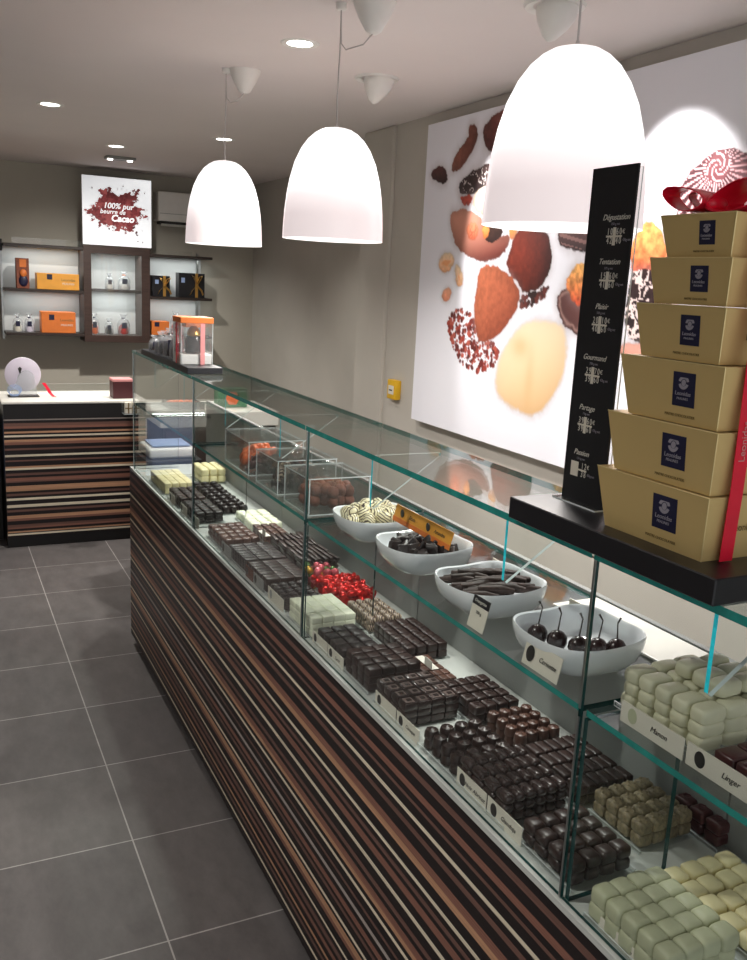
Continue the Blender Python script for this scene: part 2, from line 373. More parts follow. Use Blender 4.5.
# glass cases (one metre modules)
ends = [(-.12, .86), (.86, 1.86), (1.86, 2.86), (2.86, 3.83)]
GL = ['clear glass case nearest the viewer, left of the gold boxes', 'clear glass case over the four white bowls', 'clear glass case holding the three acrylic boxes', 'clear glass case at the far end of the counter']
GB = [[.30, .674], [1.087, 1.56], [2.087, 2.56], [3.05, 3.5]]
for (y0, y1), lab, gb in zip(ends, GL, GB):
    t = thing('glass_display_case', (.9, (y0 + y1) / 2, .82), lab, 'display case', 'glass cases on the counter')
    g0, g1 = y0 + .002, y1 - .002
    b = B(); b.pane(.757, .762, g0, g1, .8188, 1.317, 0); part('front_glass', b, [M['glass'], M['tealdark']], t)
    b = B(); b.pane(.752, .948, g0, g1, 1.318, 1.329, 2, me=(1, 0)); part('top_glass', b, [M['topglass'], M['teal']], t)
    b = B(); b.pane(.764, 1.072, g0 + .004, g1 - .004, 1.098, 1.107, 2, me=(1, 2)); part('glass_shelf', b, [M['glass'], M['teal'], M['tealdark']], t)
    b = B(); b.box(1.074, 1.086, g0, g1, .8185, 1.112); part('back_panel', b, M['grey'], t)
    pass
    for y in gb:
        b = B(); b.prism([(.776, y - .003, 1.317), (.776, y - .003, 1.212), (.782, y - .003, 1.207), (.93, y - .003, 1.31), (.93, y - .003, 1.317)], (0, .006, 0), 0, 1)
        me = part('glass_bracket', b, [M['glass'], M['tealbright'], M['acedge']], t)
        for p in me.data.polygons:
            if p.material_index == 1 and (abs(p.normal.z) > .35): p.material_index = 2
    if y1 < 3:
        b = B(); b.pane(.7625, .942, y1 - .0135, y1 - .0055, .8188, 1.095, 1); part('divider_glass', b, [M['glass'], M['tealdark']], t)
    else:
        b = B(); b.pane(.764, .948, y1 - .010, y1 - .003, .8188, 1.316, 1); part('end_glass', b, [M['glass'], M['tealdark']], t)
    b = B()
    for z0, z1 in ((.8188, 1.096), (1.108, 1.316)): b.box(.7555, .7568, y1 - .0022, y1 + .0012, z0, z1)
    part('joint_strip', b, M['steel'], t)

# ------------------------------------------------------------------ pralines
def block(w, d, h, bev, seg=3, puff=0):
    b = B(); b.box(-w / 2, w / 2, -d / 2, d / 2, 0, h, bevel=bev, seg=seg)
    if puff:
        for v in b.bm.verts:
            if v.co.z > h * .6: v.co.z += puff * max(0, 1 - (2 * v.co.x / w) ** 2) * max(0, 1 - (2 * v.co.y / d) ** 2)
    return b
def mesh_block(name, w, d, h, bev, m, seg=3, top=None):
    b = block(w, d, h, bev, seg)
    if top == 'swirl':
        b.tube([(w * .3 * math.cos(a) * (1 - a / 8), d * .3 * math.sin(a) * (1 - a / 8), h + .0003) for a in [k * .5 for k in range(13)]], .0011, 6)
    if top == 'line':
        b.tube([(-w * .38, -d * .2, h), (0, d * .1, h + .0008), (w * .38, d * .25, h)], .0011, 6)
    if top == 'nut':
        for k in range(4): b.ball((w * .28 * math.cos(k * 1.7), d * .28 * math.sin(k * 1.7), h), .0028, seg=8)
    if top == 'rim':
        b.box(-w * .33, w * .33, -d * .33, d * .33, h - .001, h + .0012, 1, bevel=.0008, seg=1); b.box(-w * .16, w * .2, -d * .2, d * .14, h + .001, h + .0018, 0)
    return b.mesh(name, m, smooth=True)
def mesh_disc(name, r, h, m):
    b = B(); b.lathe([(r * .96, 0), (r, .002), (r * .93, h * .62), (r * .8, h * .85), (r * .72, h * .87), (r * .66, h * .8), (r * .4, h * .83), (r * .12, h)], seg=20)
    return b.mesh(name, m, smooth=True)
def mesh_cushion(name, w, d, h, m):
    b = B(); n = 28; rings = []
    for s, z in ((.80, 0), (.95, .08), (1, .3), (1, .62), (.95, .82), (.82, .93), (.55, .985), (.2, 1)):
        ring = []
        for i in range(n):
            a = 2 * PI * i / n; e = 5
            k = (abs(math.cos(a)) ** e + abs(math.sin(a)) ** e) ** (-1 / e)
            ring.append((w / 2 * s * k * math.cos(a), d / 2 * s * k * math.sin(a), h * z))
        rings.append(ring)
    b.loops(rings); return b.mesh(name, m, smooth=True)

TH = .004
def make_tray(x0, x1, y0, y1, z, label, hold=True):
    t = thing('praline_tray', ((x0 + x1) / 2, (y0 + y1) / 2, z), label, 'tray', 'clear trays under the pralines')
    b = B(); b.box(x0, x1, y0, y1, z, z + TH - .0006)
    b.pane(x0, x0 + .0016, y0, y1, z, z + .007, 0); b.pane(x1 - .0016, x1, y0, y1, z, z + .007, 0)
    part('base', b, [M['acryl'], M['acedge']], t)
    return t
def make_card(x, y0, y1, z0, z1, word, label, icon=M['printdark'], m=None):
    """small upright ticket facing the customer with an oval picture and a name"""
    t = thing('name_ticket', (x, (y0 + y1) / 2, z0), label, 'label', 'name tickets in front of the pralines')
    b = B(); b.box(x, x + .0012, y0 + .001, y1 - .001, z0, z1); part('card', b, m or M['card'], t)
    h = z1 - z0; w = y1 - y0
    b = B(); rx = min(.28 * h, .16 * w)
    b.prism([(x - .0003, y1 - .2 * w + rx * math.cos(a), z0 + h * .52 + h * .36 * math.sin(a)) for a in [k * PI / 8 for k in range(16)]], (.0003, 0, 0)); part('picture', b, icon, t)
    if word: text(word, h * .36, (x - .0004, y0 + .38 * w, z0 + h * .5), '-X', M['printdark'], t, shear=.3)
    return t

def grid(look, me, x0, x1, y0, y1, z, nx, ny, layers, h, cat='praline', jit=.0008, rot=.04, full=False, tray=None, skip=()):
    """one object per praline; lower layers only where their outer faces show"""
    if tray: make_tray(x0 - .004, x1 + .004, y0 - .003, y1 + .003, z, tray)
    dx = (x1 - x0) / nx; dy = (y1 - y0) / ny
    for L in range(layers):
        topmost = L == layers - 1
        for i in range(nx):
            for j in range(ny):
                if (i, j, L) in skip: continue
                if not topmost and i > 0 and j > 0 and not full: continue
                lay = '' if layers == 1 else ('top layer, ' if topmost else ('bottom layer, ' if L == 0 else 'middle layer, '))
                lab = f"{look}, {lay}{ORD[i]} row from front, {ORD[j]} from near end"
                inst(me.name.split('praline_')[1].split('.')[0] + '_praline', me, (x0 + dx * (i + .5) + random.uniform(-jit, jit), y0 + dy * (j + .5) + random.uniform(-jit, jit), z + TH + L * h),
                     lab, cat, look + ' set', random.uniform(-rot, rot))

D = .8185
mb = mesh_block
# front row of the deck, from the near end to the far end
grid('sage cushion praline on the deck', mesh_cushion('praline_sage', .032, .031, .025, M['sage']), .7665, .888, .664, .812, D, 4, 5, 2, .0225, jit=.0012, tray='near clear tray under the sage cushion pralines')
grid('domed dark square', mb('praline_domed_square', .0275, .029, .02, .007, M['dark']), .778, .892, .862, .99, D, 4, 4, 2, .019, tray='clear tray under the domed dark squares by the glass joint')
grid('ribbed dark bar', mb('praline_ribbed_bar', .0205, .0335, .0175, .0075, M['shiny']), .774, .9, 1.025, 1.168, D, 6, 4, 3, .0165, tray='clear tray under the ribbed dark bars', rot=.015)
grid('round dark praline', mesh_disc('praline_round', .0142, .019, M['dark']), .775, .9, 1.18, 1.302, D, 4, 4, 2, .018, tray='clear tray under the round dark pralines')
grid('glossy embossed square', mb('praline_embossed', .0285, .0285, .0165, .002, [M['shiny'], M['sheen']], 2, 'rim'), .775, .897, 1.366, 1.492, D, 4, 4, 3, .0155, tray='clear tray under the glossy embossed squares', rot=.015)
grid('flat matt brown square', mb('praline_flat_square', .0285, .0265, .0165, .0025, M['dark']), .776, .9, 1.525, 1.648, D, 4, 4, 3, .016, tray='clear tray under the flat matt brown squares', rot=.015)
grid('small black square', mb('praline_black_square', .030, .0335, .019, .004, M['dark2']), .775, .87, 1.66, 1.805, D, 3, 4, 2, .019, tray='clear tray under the small black squares', rot=.015)
grid('mint white square', mb('praline_mint_square', .0285, .0365, .0165, .003, M['mint']), .774, .89, 1.835, 1.985, D, 4, 4, 3, .016, tray='clear tray under the mint white squares by the joint', rot=.02)
grid('dark knob praline past the joint', mesh_disc('praline_knob', .0125, .018, M['dark2']), .778, .876, 2.02, 2.15, D, 4, 5, 2, .017, tray='clear tray under the dark knob pralines')
grid('dark slab bar, nearer tray', mb('praline_slab', .040, .0215, .018, .002, M['dark']), .778, .9, 2.165, 2.33, D, 3, 7, 2, .018, tray='nearer clear tray of dark slab bars', rot=.01)
grid('dark slab bar, farther tray', mb('praline_thin_slab', .040, .0215, .018, .002, M['dark2']), .778, .9, 2.345, 2.51, D, 3, 7, 2, .018, tray='farther clear tray of dark slab bars', rot=.01)
grid('rounded brown block', mb('praline_brown_block', .029, .033, .02, .006, M['milk']), .778, .89, 2.545, 2.745, D, 4, 5, 2, .019, tray='clear tray under the rounded brown blocks')
grid('far dark tablet', mb('praline_dark_tablet', .029, .036, .018, .004, M['dark2']), .778, .876, 2.89, 3.08, D, 3, 5, 2, .018, tray='clear tray under the far dark tablets')
grid('farthest dark tablet', mb('praline_black_tablet', .029, .036, .018, .004, M['dark']), .778, .876, 3.11, 3.29, D, 3, 5, 2, .018, tray='clear tray under the farthest dark tablets')
grid('cream block at the far end', mb('praline_cream_block', .0275, .048, .021, .004, M['cream']), .775, .888, 3.33, 3.59, D, 4, 5, 2, .02, tray='clear tray under the cream blocks at the far end', rot=.02)
# back row of the deck
grid('cream cushion praline', mesh_cushion('praline_cream', .032, .032, .021, M['cream']), .912, 1.046, .66, .83, D, 4, 5, 1, .021, jit=.002, rot=.08, tray='white lit tray under the cream cushion pralines')
grid('nutty beige square', mb('praline_nutty', .0265, .0265, .021, .006, M['nut'], 3, 'nut'), .935, 1.045, .895, 1.01, D, 4, 4, 2, .02, tray='clear tray under the nutty beige squares')
grid('burgundy square', mb('praline_burgundy', .029, .03, .02, .005, M['burg'], 3, 'swirl'), 1.05, 1.112, .85, .95, D, 2, 3, 2, .0195, tray='clear tray under the burgundy squares')
grid('slim brown bar', mb('praline_slim_bar', .0185, .037, .0165, .004, M['dark']), .922, 1.04, 1.025, 1.185, D, 6, 4, 2, .0165, tray='clear tray under the slim brown bars', rot=.015)
grid('round milk brown praline', mesh_disc('praline_round_milk', .0125, .02, M['milk']), .922, 1.022, 1.198, 1.315, D, 4, 4, 2, .019, tray='clear tray under the round milk brown pralines')
grid('swirl topped square', mb('praline_swirl', .0245, .028, .018, .004, M['dark'], 3, 'swirl'), .91, 1.015, 1.325, 1.462, D, 4, 4, 2, .018, tray='clear tray under the swirl topped squares')
grid('tiny flat brown square', mb('praline_tiny_flat', .0175, .0215, .014, .002, M['milk']), .905, .96, 1.475, 1.605, D, 3, 5, 2, .0135, tray='clear tray under the tiny flat brown squares', rot=.02)
grid('lined brown square', mb('praline_lined', .0235, .0265, .018, .003, M['dark'], 3, 'line'), .918, 1.03, 1.63, 1.8, D, 4, 6, 2, .0175, tray='clear tray under the lined brown squares', rot=.02)
grid('white streaked dark praline', mb('praline_streaked', .021, .0245, .019, .007, M['darkstripe']), .916, 1.01, 1.815, 1.955, D, 4, 5, 2, .018, tray='clear tray under the white streaked dark pralines', rot=.1)
grid('small brown flat block', mb('praline_small_block', .0225, .026, .018, .003, M['milk']), .915, 1.0, 2.585, 2.71, D, 3, 4, 2, .018, tray='clear tray under the small brown flat blocks')
grid('white cushion in the far case', mesh_cushion('praline_white_cushion', .034, .038, .028, M['mint']), .93, 1.035, 2.735, 2.93, D, 3, 5, 1, .027, jit=.003, rot=.12, tray='clear tray under the white cushions in the far case')
grid('far black lump', mesh_disc('praline_black_lump', .018, .026, M['dark2']), .9, 1.0, 2.98, 3.42, D, 3, 9, 1, .026, jit=.003, tray='clear tray under the far black lumps')
grid('pale far corner block', mb('praline_pale_block', .032, .036, .03, .008, M['cream']), .955, 1.06, 3.47, 3.62, D, 3, 4, 2, .029, tray='clear tray under the pale far corner blocks')
# red foil sweets, foil eggs, dark sticks: heaps
def twist(m, name):
    b = B(); b.ball((0, 0, .011), (.011, .018, .011), 0, 12)
    for s in (-1, 1):
        b.lathe([(.0035, 0), (.006, .006), (.0095, .011)], seg=8, c=(0, s * .015, .011), rot=Matrix.Rotation(-s * PI / 2, 3, 'X'))
    return b.mesh(name, m, smooth=True)
tw = twist(M['redfoil'], 'candy_red_foil')
make_tray(.905, 1.01, 1.965, 2.135, D, 'clear tray under the red foil sweets')
for L in range(3):
    for i in range(4):
        for j in range(5):
            inst('wrapped_sweet', tw, (.917 + i * .025 + random.uniform(-.004, .004), 1.985 + j * .033 + random.uniform(-.006, .006), D + TH + L * .014), 'red foil wrapped sweet in the heap behind the mint white squares', 'sweet', 'red foil sweets', random.uniform(0, 3))
def egg(m, name):
    b = B(); b.ball((0, 0, .012), (.0115, .0115, .014), 0, 12); return b.mesh(name, m, smooth=True)
eggs = [(egg(M[k + 'foil'], 'egg_' + k), k) for k in ('gold', 'green', 'pink')]
make_tray(.9, 1.0, 2.145, 2.26, D, 'clear tray under the coloured foil eggs')
for L in range(3):
    for i in range(4 - (L > 1)):
        for j in range(4 - (L > 1)):
            me, k = random.choice(eggs)
            inst('foil_egg', me, (.912 + i * .024 + L * .003, 2.16 + j * .027, D + TH + L * .017), f'{k} foil egg in the mixed heap beside the red sweets', 'egg', f'{k} foil eggs', rot=(random.uniform(-1, 1), random.uniform(-1, 1), 0))
b = B(); b.box(-.0055, .0055, -.035, .035, 0, .010, bevel=.003, seg=2); stick = b.mesh('stick_dark', M['dark'], smooth=True)
make_tray(.92, 1.05, 2.275, 2.57, D, 'clear tray under the dark chocolate sticks')
for L in range(4):
    for j in range(4):
        for i in range(7):
            inst('chocolate_stick', stick, (.935 + i * .0165 + random.uniform(-.002, .002), 2.312 + j * .073 + random.uniform(-.006, .006), D + TH + L * .0105), 'dark chocolate stick in the heap behind the slab bars', 'chocolate stick', 'dark chocolate sticks', random.uniform(-.1, .1))
# pale pralines on the near glass shelf
S = 1.107
grid('long pale green praline on shelf', mesh_cushion('praline_long_cushion', .042, .0265, .0195, M['pale']), .806, .935, .697, .842, S + .004, 3, 5, 3, .018, jit=.0012, rot=.05, tray='white lit tray under the pale praline stack on the shelf')
grid('extra pale praline lying on the shelf stack', bpy.data.meshes['praline_long_cushion'], .852, .935, .715, .8, S + .0595, 2, 3, 1, .02, jit=.002, rot=.12)
grid('red brown block on the shelf', mb('praline_redbrown', .034, .03, .022, .004, M['burg']), .808, .915, .585, .68, S, 3, 3, 1, .02, tray='clear tray under the red brown blocks on the shelf')

# tickets in front
CW = [('Noir', 1.168, 1.075), ('Gianduja', 1.073, .98)]
make_card(.7725, 1.075, 1.168, .8185, .8505, 'Noir Abricot', 'white ticket with dark oval, farther of the two before the ribbed bars')
make_card(.7725, .976, 1.073, .8185, .8505, 'Gianduja', 'white ticket with dark oval, nearer of the two before the ribbed bars')
make_card(.7725, 1.395, 1.487, .8185, .848, '', 'white ticket before the glossy embossed squares')
make_card(.7725, 1.302, 1.393, .8185, .848, 'Caraque', 'white ticket before the round dark pralines')
make_card(.7725, 1.735, 1.825, .8185, .848, '', 'white ticket before the small black squares')
make_card(.7725, 1.645, 1.733, .8185, .848, 'Carré', 'white ticket before the flat matt brown squares')
make_card(.7725, 2.02, 2.14, .8185, .852, '', 'pale ticket before the dark knob pralines', icon=M['grey'])
make_card(.7725, 2.175, 2.26, .8185, .852, '', 'grey ticket before the nearer dark slab bars', m=M['grey'])
make_card(.7725, 2.265, 2.33, .8185, .852, '', 'rust red ticket before the dark slab bars', m=M['cocoa'])
make_card(.7725, 2.47, 2.57, .8185, .855, '', 'pale ticket before the farther dark slab bars', m=M['grey'])
make_card(.7725, 2.83, 2.92, .8185, .852, '', 'pale ticket before the far dark tablets, nearest of three')
make_card(.7725, 2.99, 3.08, .8185, .852, '', 'pale ticket before the far dark tablets, middle of three')
make_card(.7725, 3.16, 3.25, .8185, .852, '', 'pale ticket before the far dark tablets, farthest of three')
make_card(.7665, .70, .79, .8185, .838, 'Manon', 'white ticket below the sage cushion pralines', icon=M['sage'])
make_card(.786, .703, .815, 1.108, 1.137, 'Manon', 'white ticket with pale picture before the shelf praline stack', icon=M['sage'])
make_card(.786, .59, .7, 1.108, 1.137, 'Linger', 'white ticket with dark cut praline picture on the near shelf')
make_card(.898, 1.93, 2.0, .8185, .85, '', 'pink ticket standing behind the white streaked pralines', m=M['pink'])
# white backing cards lying between the trays
for (x, y, lab) in ((.905, 1.52, 'white paper slip between the brown squares and the tiny flat squares'), (.9, 2.54, 'white paper slip between the slab bars and the sticks')):
    b = B(); b.box(x - .014, x + .004, y - .05, y + .02, .8795, .8802); b.box(x - .014, x - .0132, y - .05, y - .02, .8795, .898)
    t_ = single('paper_slip', b, M['printwhite'], (x, y, .8795), lab, 'paper slip')

# ------------------------------------------------------------------ bowls on the glass shelf
def sq(a, e=3.6): return (abs(math.cos(a)) ** e + abs(math.sin(a)) ** e) ** (-1 / e)
def bowl_mesh():
    b = B(); n = 56; rings = []; w, d = .084, .088
    for s, z in ((.40, 0), (.70, .0005), (.79, .004), (.91, .017), (.98, .034), (1.0, .047), (.988, .0505), (.955, .048), (.93, .034), (.86, .018), (.72, .008), (.3, .0055)):
        ring = []
        for i in range(n):
            a = 2 * PI * i / n; k = sq(a)
            zz = z + (.007 * (z / .055) ** 2) * (-math.cos(a * 1 + .5) * -.6 + .25 * math.cos(4 * a + PI))
            ring.append((w * s * k * math.cos(a), d * s * k * math.sin(a), zz))
        rings.append(ring)
    b.loops(rings); return b.mesh('bowl_white', M['whitegloss'], smooth=True)
bm_ = bowl_mesh()
BC = [(.862, 1.705), (.858, 1.478), (.858, 1.24), (.86, 1.0)]
BL = ['white square bowl of drizzled white pralines, farthest of the four', 'white square bowl of dark shards with an orange ticket across it', 'white square bowl of dark sticks behind the black topped ticket', 'white square bowl of cherries, nearest of the four']
for (x, y), l in zip(BC, BL): inst('white_bowl', bm_, (x, y, S), l, 'bowl', 'white bowls on the glass shelf')
def heap(name, mes, c, n, rx, ry, z0, dome, label, cat, group, r, flat=False):
    """n pieces heaped inside an ellipse, settled on a domed bed"""
    for k in range(n):
        a = k * 2.39996; q = math.sqrt((k + .5) / n)
        x = c[0] + rx * q * math.cos(a); y = c[1] + ry * q * math.sin(a)
        z = z0 + dome * (1 - q * q) + random.uniform(0, r * .35)
        me = random.choice(mes)
        rot = (random.uniform(-.35, .35), random.uniform(-.35, .35), random.uniform(0, 6.28)) if flat else tuple(random.uniform(0, 6.28) for _ in range(3))
        inst(name, me, (x, y, z), label, cat, group, rot=rot)
def lump(name, r, m, sq_=1.25, s=0):
    b = B(); b.ball((0, 0, 0), (r * sq_, r, r * .85), 0, 14)
    for v in b.bm.verts: v.co *= 1 + .12 * mnoise.noise(v.co * 90 + Vector((s, s, s)))
    return b.mesh(name, m, smooth=True)
dz = [lump('drizzled_lump', .0165, M['drizzle'], 1.2, k) for k in range(3)]
heap('drizzled_praline', dz, (.862, 1.705), 16, .052, .05, S + .022, .004, 'white praline with dark drizzle lying low in the farthest bowl', 'praline', 'drizzled pralines, lower', .01)
heap('drizzled_praline', dz, (.862, 1.705), 26, .066, .068, S + .040, .018, 'white praline with dark drizzle heaped in the farthest bowl', 'praline', 'drizzled pralines, upper', .01)
def shard_mesh(name, w, d, h, m, s):
    b = B(); b.box(-w / 2, w / 2, -d / 2, d / 2, -h / 2, h / 2, bevel=h * .3, seg=2)
    for v in b.bm.verts: v.co += Vector((1, 1, 1)) * .004 * mnoise.noise(v.co * 70 + Vector((s, 0, s)))
    return b.mesh(name, m, smooth=True)
sh = [shard_mesh('shard_dark', .034, .024, .008, M['dark2'], k * 3.1) for k in range(4)]
heap('chocolate_shard', sh, (.858, 1.478), 18, .05, .052, S + .018, .004, 'dark chocolate shard low in the bowl with the orange ticket', 'chocolate', 'dark shards, lower', .006, True)
heap('chocolate_shard', sh, (.858, 1.478), 34, .064, .066, S + .030, .012, 'dark chocolate shard on top in the bowl with the orange ticket', 'chocolate', 'dark shards, upper', .01)
b_ = []
for k in range(3):
    b = B(); b.tube([(0, -.032, 0), (.002, -.01, .002), (-.001, .012, .001), (.002, .032, 0)], [.005, .0068, .0066, .005], 10)
    b_.append(b.mesh('peel_stick', M['peel'], smooth=True))
heap('coated_peel_stick', b_, (.858, 1.24), 16, .04, .04, S + .017, .003, 'dark coated peel stick low in the third bowl', 'chocolate', 'coated peel sticks, lower', .006, True)
for k in range(36):
    x = .812 + .0088 * (k % 12) + random.uniform(-.003, .003); y = 1.206 + .034 * (k // 12) + random.uniform(-.005, .005)
    inst('coated_peel_stick', random.choice(b_), (x, y, S + .033 + .012 * (1 - abs(x - .86) / .06) + (.005 if k > 20 else 0)), 'dark coated peel stick on top in the third bowl', 'chocolate', 'coated peel sticks, upper', rot=(random.uniform(-.12, .12), random.uniform(-.1, .1), 1.2 + random.uniform(-.35, .35)))
cpos = [(.828, 1.055), (.842, 1.024), (.858, .993), (.882, .977), (.908, .965)]
for k, (x, y) in enumerate(cpos):
    t = thing('chocolate_cherry', (x, y, S + .0085), f'dark coated cherry with stem, {ORD[k]} from the left in the near bowl', 'cherry', 'cherries in the near bowl')
    b = B(); b.lathe([(.004, 0), (.012, .002), (.016, .010), (.015, .019), (.010, .026), (.004, .029), (.002, .0295)], (x, y, S + .0085), 18); part('fruit', b, M['cherry'], t, True)
    b = B(); s = random.choice((-1, 1)) * random.uniform(.003, .008); b.tube([(x, y, S + .037), (x + s * .3, y, S + .05), (x + s, y + s * .4, S + .064), (x + s * .4, y + s, S + .073)], [.0016, .0012, .0012, .0018], 6); part('stem', b, M['cherry'], t, True)
# white board behind the near bowl and small tags behind the others
b = B(); b.box(.968, 1.068, .60, 1.2, S + .0003, S + .005, bevel=.0015)
single('serving_board', b, M['worktop'], (1.02, .9, S), 'thin white board lying on the glass shelf behind the bowl of cherries', 'board')
for x, y, lab in ((.968, 1.365, 'small white tag standing behind the bowl of dark shards'), (.968, 1.125, 'small white tag standing behind the bowl of dark sticks')):
    b = B(); b.box(x, x + .0015, y - .03, y + .03, S, S + .03); single('price_tag', b, M['card'], (x, y, S), lab, 'label')
# tickets on the shelf
t = thing('price_ticket', (.775, 1.17, S), 'white ticket with a black top leaning before the third bowl', 'label')
def slant(x, y0, y1, z0, z1, lean=.012, off=0): return [(x + off, y1, z0), (x + off, y0, z0), (x + lean + off, y0, z1), (x + lean + off, y1, z1)]
b = B(); b.prism(slant(.772, 1.125, 1.172, S + .0005, S + .052), (.0012, 0, 0)); part('card', b, M['card'], t)
b = B(); b.prism([(.7800, 1.172, S + .0385), (.7800, 1.125, S + .0385), (.7833, 1.125, S + .0525), (.7833, 1.172, S + .0525)], (.0018, 0, 0)); part('black_header', b, M['blackcard'], t)
text('Orangettes', .0075, (.7810, 1.1485, S + .046), '-X', M['printwhite'], t, tilt=-.23)
text('250 g', .007, (.7778, 1.1485, S + .028), '-X', M['printdark'], t, tilt=-.23)
t = thing('price_ticket', (.7705, 1.0, S), 'beige ticket with dark oval before the bowl of cherries', 'label')
b = B(); b.prism(slant(.771, .93, 1.015, S + .0005, S + .038, .008), (.0012, 0, 0)); part('card', b, M['card'], t)
b = B(); b.prism([(.7735 + .0023 * math.sin(a), .999 + .009 * math.cos(a), S + .02 + .012 * math.sin(a)) for a in [k * PI / 8 for k in range(16)]], (.001, 0, 0)); part('picture', b, M['printdark'], t)
text('Cerisette', .0105, (.7735, .957, S + .0195), '-X', M['printdark'], t, shear=.3, tilt=-.21)
t = thing('price_ticket', (.86, 1.475, S + .06), 'orange and amber ticket strip standing on the dark shards', 'label')
oy0, oy1 = 1.40, 1.635
b = B(); b.prism(slant(.868, oy0, oy1, S + .052, S + .086, .01), (.0012, 0, 0)); part('card', b, M['yelloworange'], t)
b = B(); b.prism(slant(.8673, oy0, oy1, S + .0525, S + .062, .003), (.0012, 0, 0)); part('red_border', b, M['orange'], t)
b = B()
for yc in (1.60, 1.49): b.prism([(.8715, yc + .007 * math.cos(a), S + .074 + .009 * math.sin(a)) for a in [k * PI / 6 for k in range(12)]], (.0012, 0, 0))
part('picture', b, M['printdark'], t)
text('Eclats', .011, (.8715, 1.555, S + .073), '-X', M['printdark'], t, shear=.2, tilt=-.28); text('Amandes', .011, (.8715, 1.443, S + .073), '-X', M['printdark'], t, shear=.2, tilt=-.28)

# ------------------------------------------------------------------ acrylic boxes
def acrylic_box(x0, x1, y0, y1, h, label, lid=True):
    t = thing('acrylic_box', ((x0 + x1) / 2, (y0 + y1) / 2, S), label, 'box', 'clear acrylic sweet boxes'); w = .0025; z0, z1 = S + .0005, S + h
    b = B(); b.pane(x0, x1, y0, y1, z0, z0 + w, 2); b.pane(x0, x0 + w, y0, y1, z0 + w, z1, 0); b.pane(x1 - w, x1, y0, y1, z0 + w, z1, 0)
    b.pane(x0 + w, x1 - w, y0, y0 + w, z0 + w, z1, 1); b.pane(x0 + w, x1 - w, y1 - w, y1, z0 + w, z1, 1)
    part('walls', b, [M['acryl'], M['acedge']], t)
    l = B(); l.pane(x0 - .001, x1 + .001, y0 - .001, y1 + .001, z1 + .0003, z1 + .003, 2); lo = part('lid', l, [M['acryl'], M['acedge']], t)
    xm, ym = (x0 + x1) / 2, (y0 + y1) / 2
    k = B(); k.lathe([(.012, 0), (.012, .003), (.005, .006), (.005, .012), (.013, .016), (.013, .022), (.006, .025)], (xm, ym, z1 + .003), 16); part('knob', k, M['acryl'], lo, True)
    n = B(); n.box(x0 - .0015, x0 - .0005, ym - .03, ym + .03, z0 + .05, z0 + .075); part('ticket', n, M['acryl'], t)
    return xm, ym
cc = [lump('truffle_ball', .0165, M['cocoa'], 1.05, k) for k in range(3)]
xm, ym = acrylic_box(.776, .935, 1.885, 2.05, .088, 'clear acrylic box of brown truffles, nearest of three')
for L in range(2): heap('cocoa_truffle', cc, (xm, ym), 19, .058, .062, S + .021 + L * .024, .004, ('dusty brown truffle low' if L == 0 else 'dusty brown truffle on top') + ' in the nearest acrylic box', 'truffle', 'brown truffles ' + ('lower' if L == 0 else 'upper'), .012)
wr = [twist(M['dark2'], 'wrapped_dark'), twist(M['burg'], 'wrapped_burgundy'), twist(M['darkstripe'], 'wrapped_streaked')]
xm, ym = acrylic_box(.776, .94, 2.10, 2.27, .088, 'clear acrylic box of dark wrapped sweets, middle of three')
for L in range(2): heap('wrapped_sweet', wr, (xm, ym), 26, .048, .050, S + .018 + L * .022, .004, ('dark wrapped sweet low' if L == 0 else 'dark wrapped sweet on top') + ' in the middle acrylic box', 'sweet', 'dark wrapped sweets ' + ('lower' if L == 0 else 'upper'), .012)
og = [lump('orange_piece', .015, M['orangefruit'], 1.7, k) for k in range(3)]
xm, ym = acrylic_box(.776, .94, 2.335, 2.56, .095, 'clear acrylic box of orange and dark sweets, farthest of three')
heap('wrapped_sweet', wr, (xm, ym - .05), 26, .046, .030, S + .018, .012, 'dark wrapped sweet in the near half of the farthest acrylic box', 'sweet', 'dark sweets in the orange box', .012)
heap('candied_orange_piece', og, (xm, ym + .035), 26, .046, .046, S + .018, .028, 'candied orange piece in the farthest acrylic box', 'candied fruit', 'candied orange pieces', .014)

# ------------------------------------------------------------------ on top of the cases: near board, price panel, gold boxes
ZT = 1.3295
b = B(); b.box(.738, .985, .648, 1.034, ZT, ZT + .031, bevel=.0015, seg=1)
single('display_board', b, M['black'], (.86, .83, ZT), 'thick black board on the glass top under the gold boxes', 'board', 'black boards on the glass top')
ZB = ZT + .031
b = B(); b.box(.748, .868, 2.90, 3.62, ZT, ZT + .022, bevel=.0015, seg=1)
single('display_board', b, M['black'], (.84, 3.2, ZT), 'thick black board on the glass top at the far end', 'board', 'black boards on the glass top')

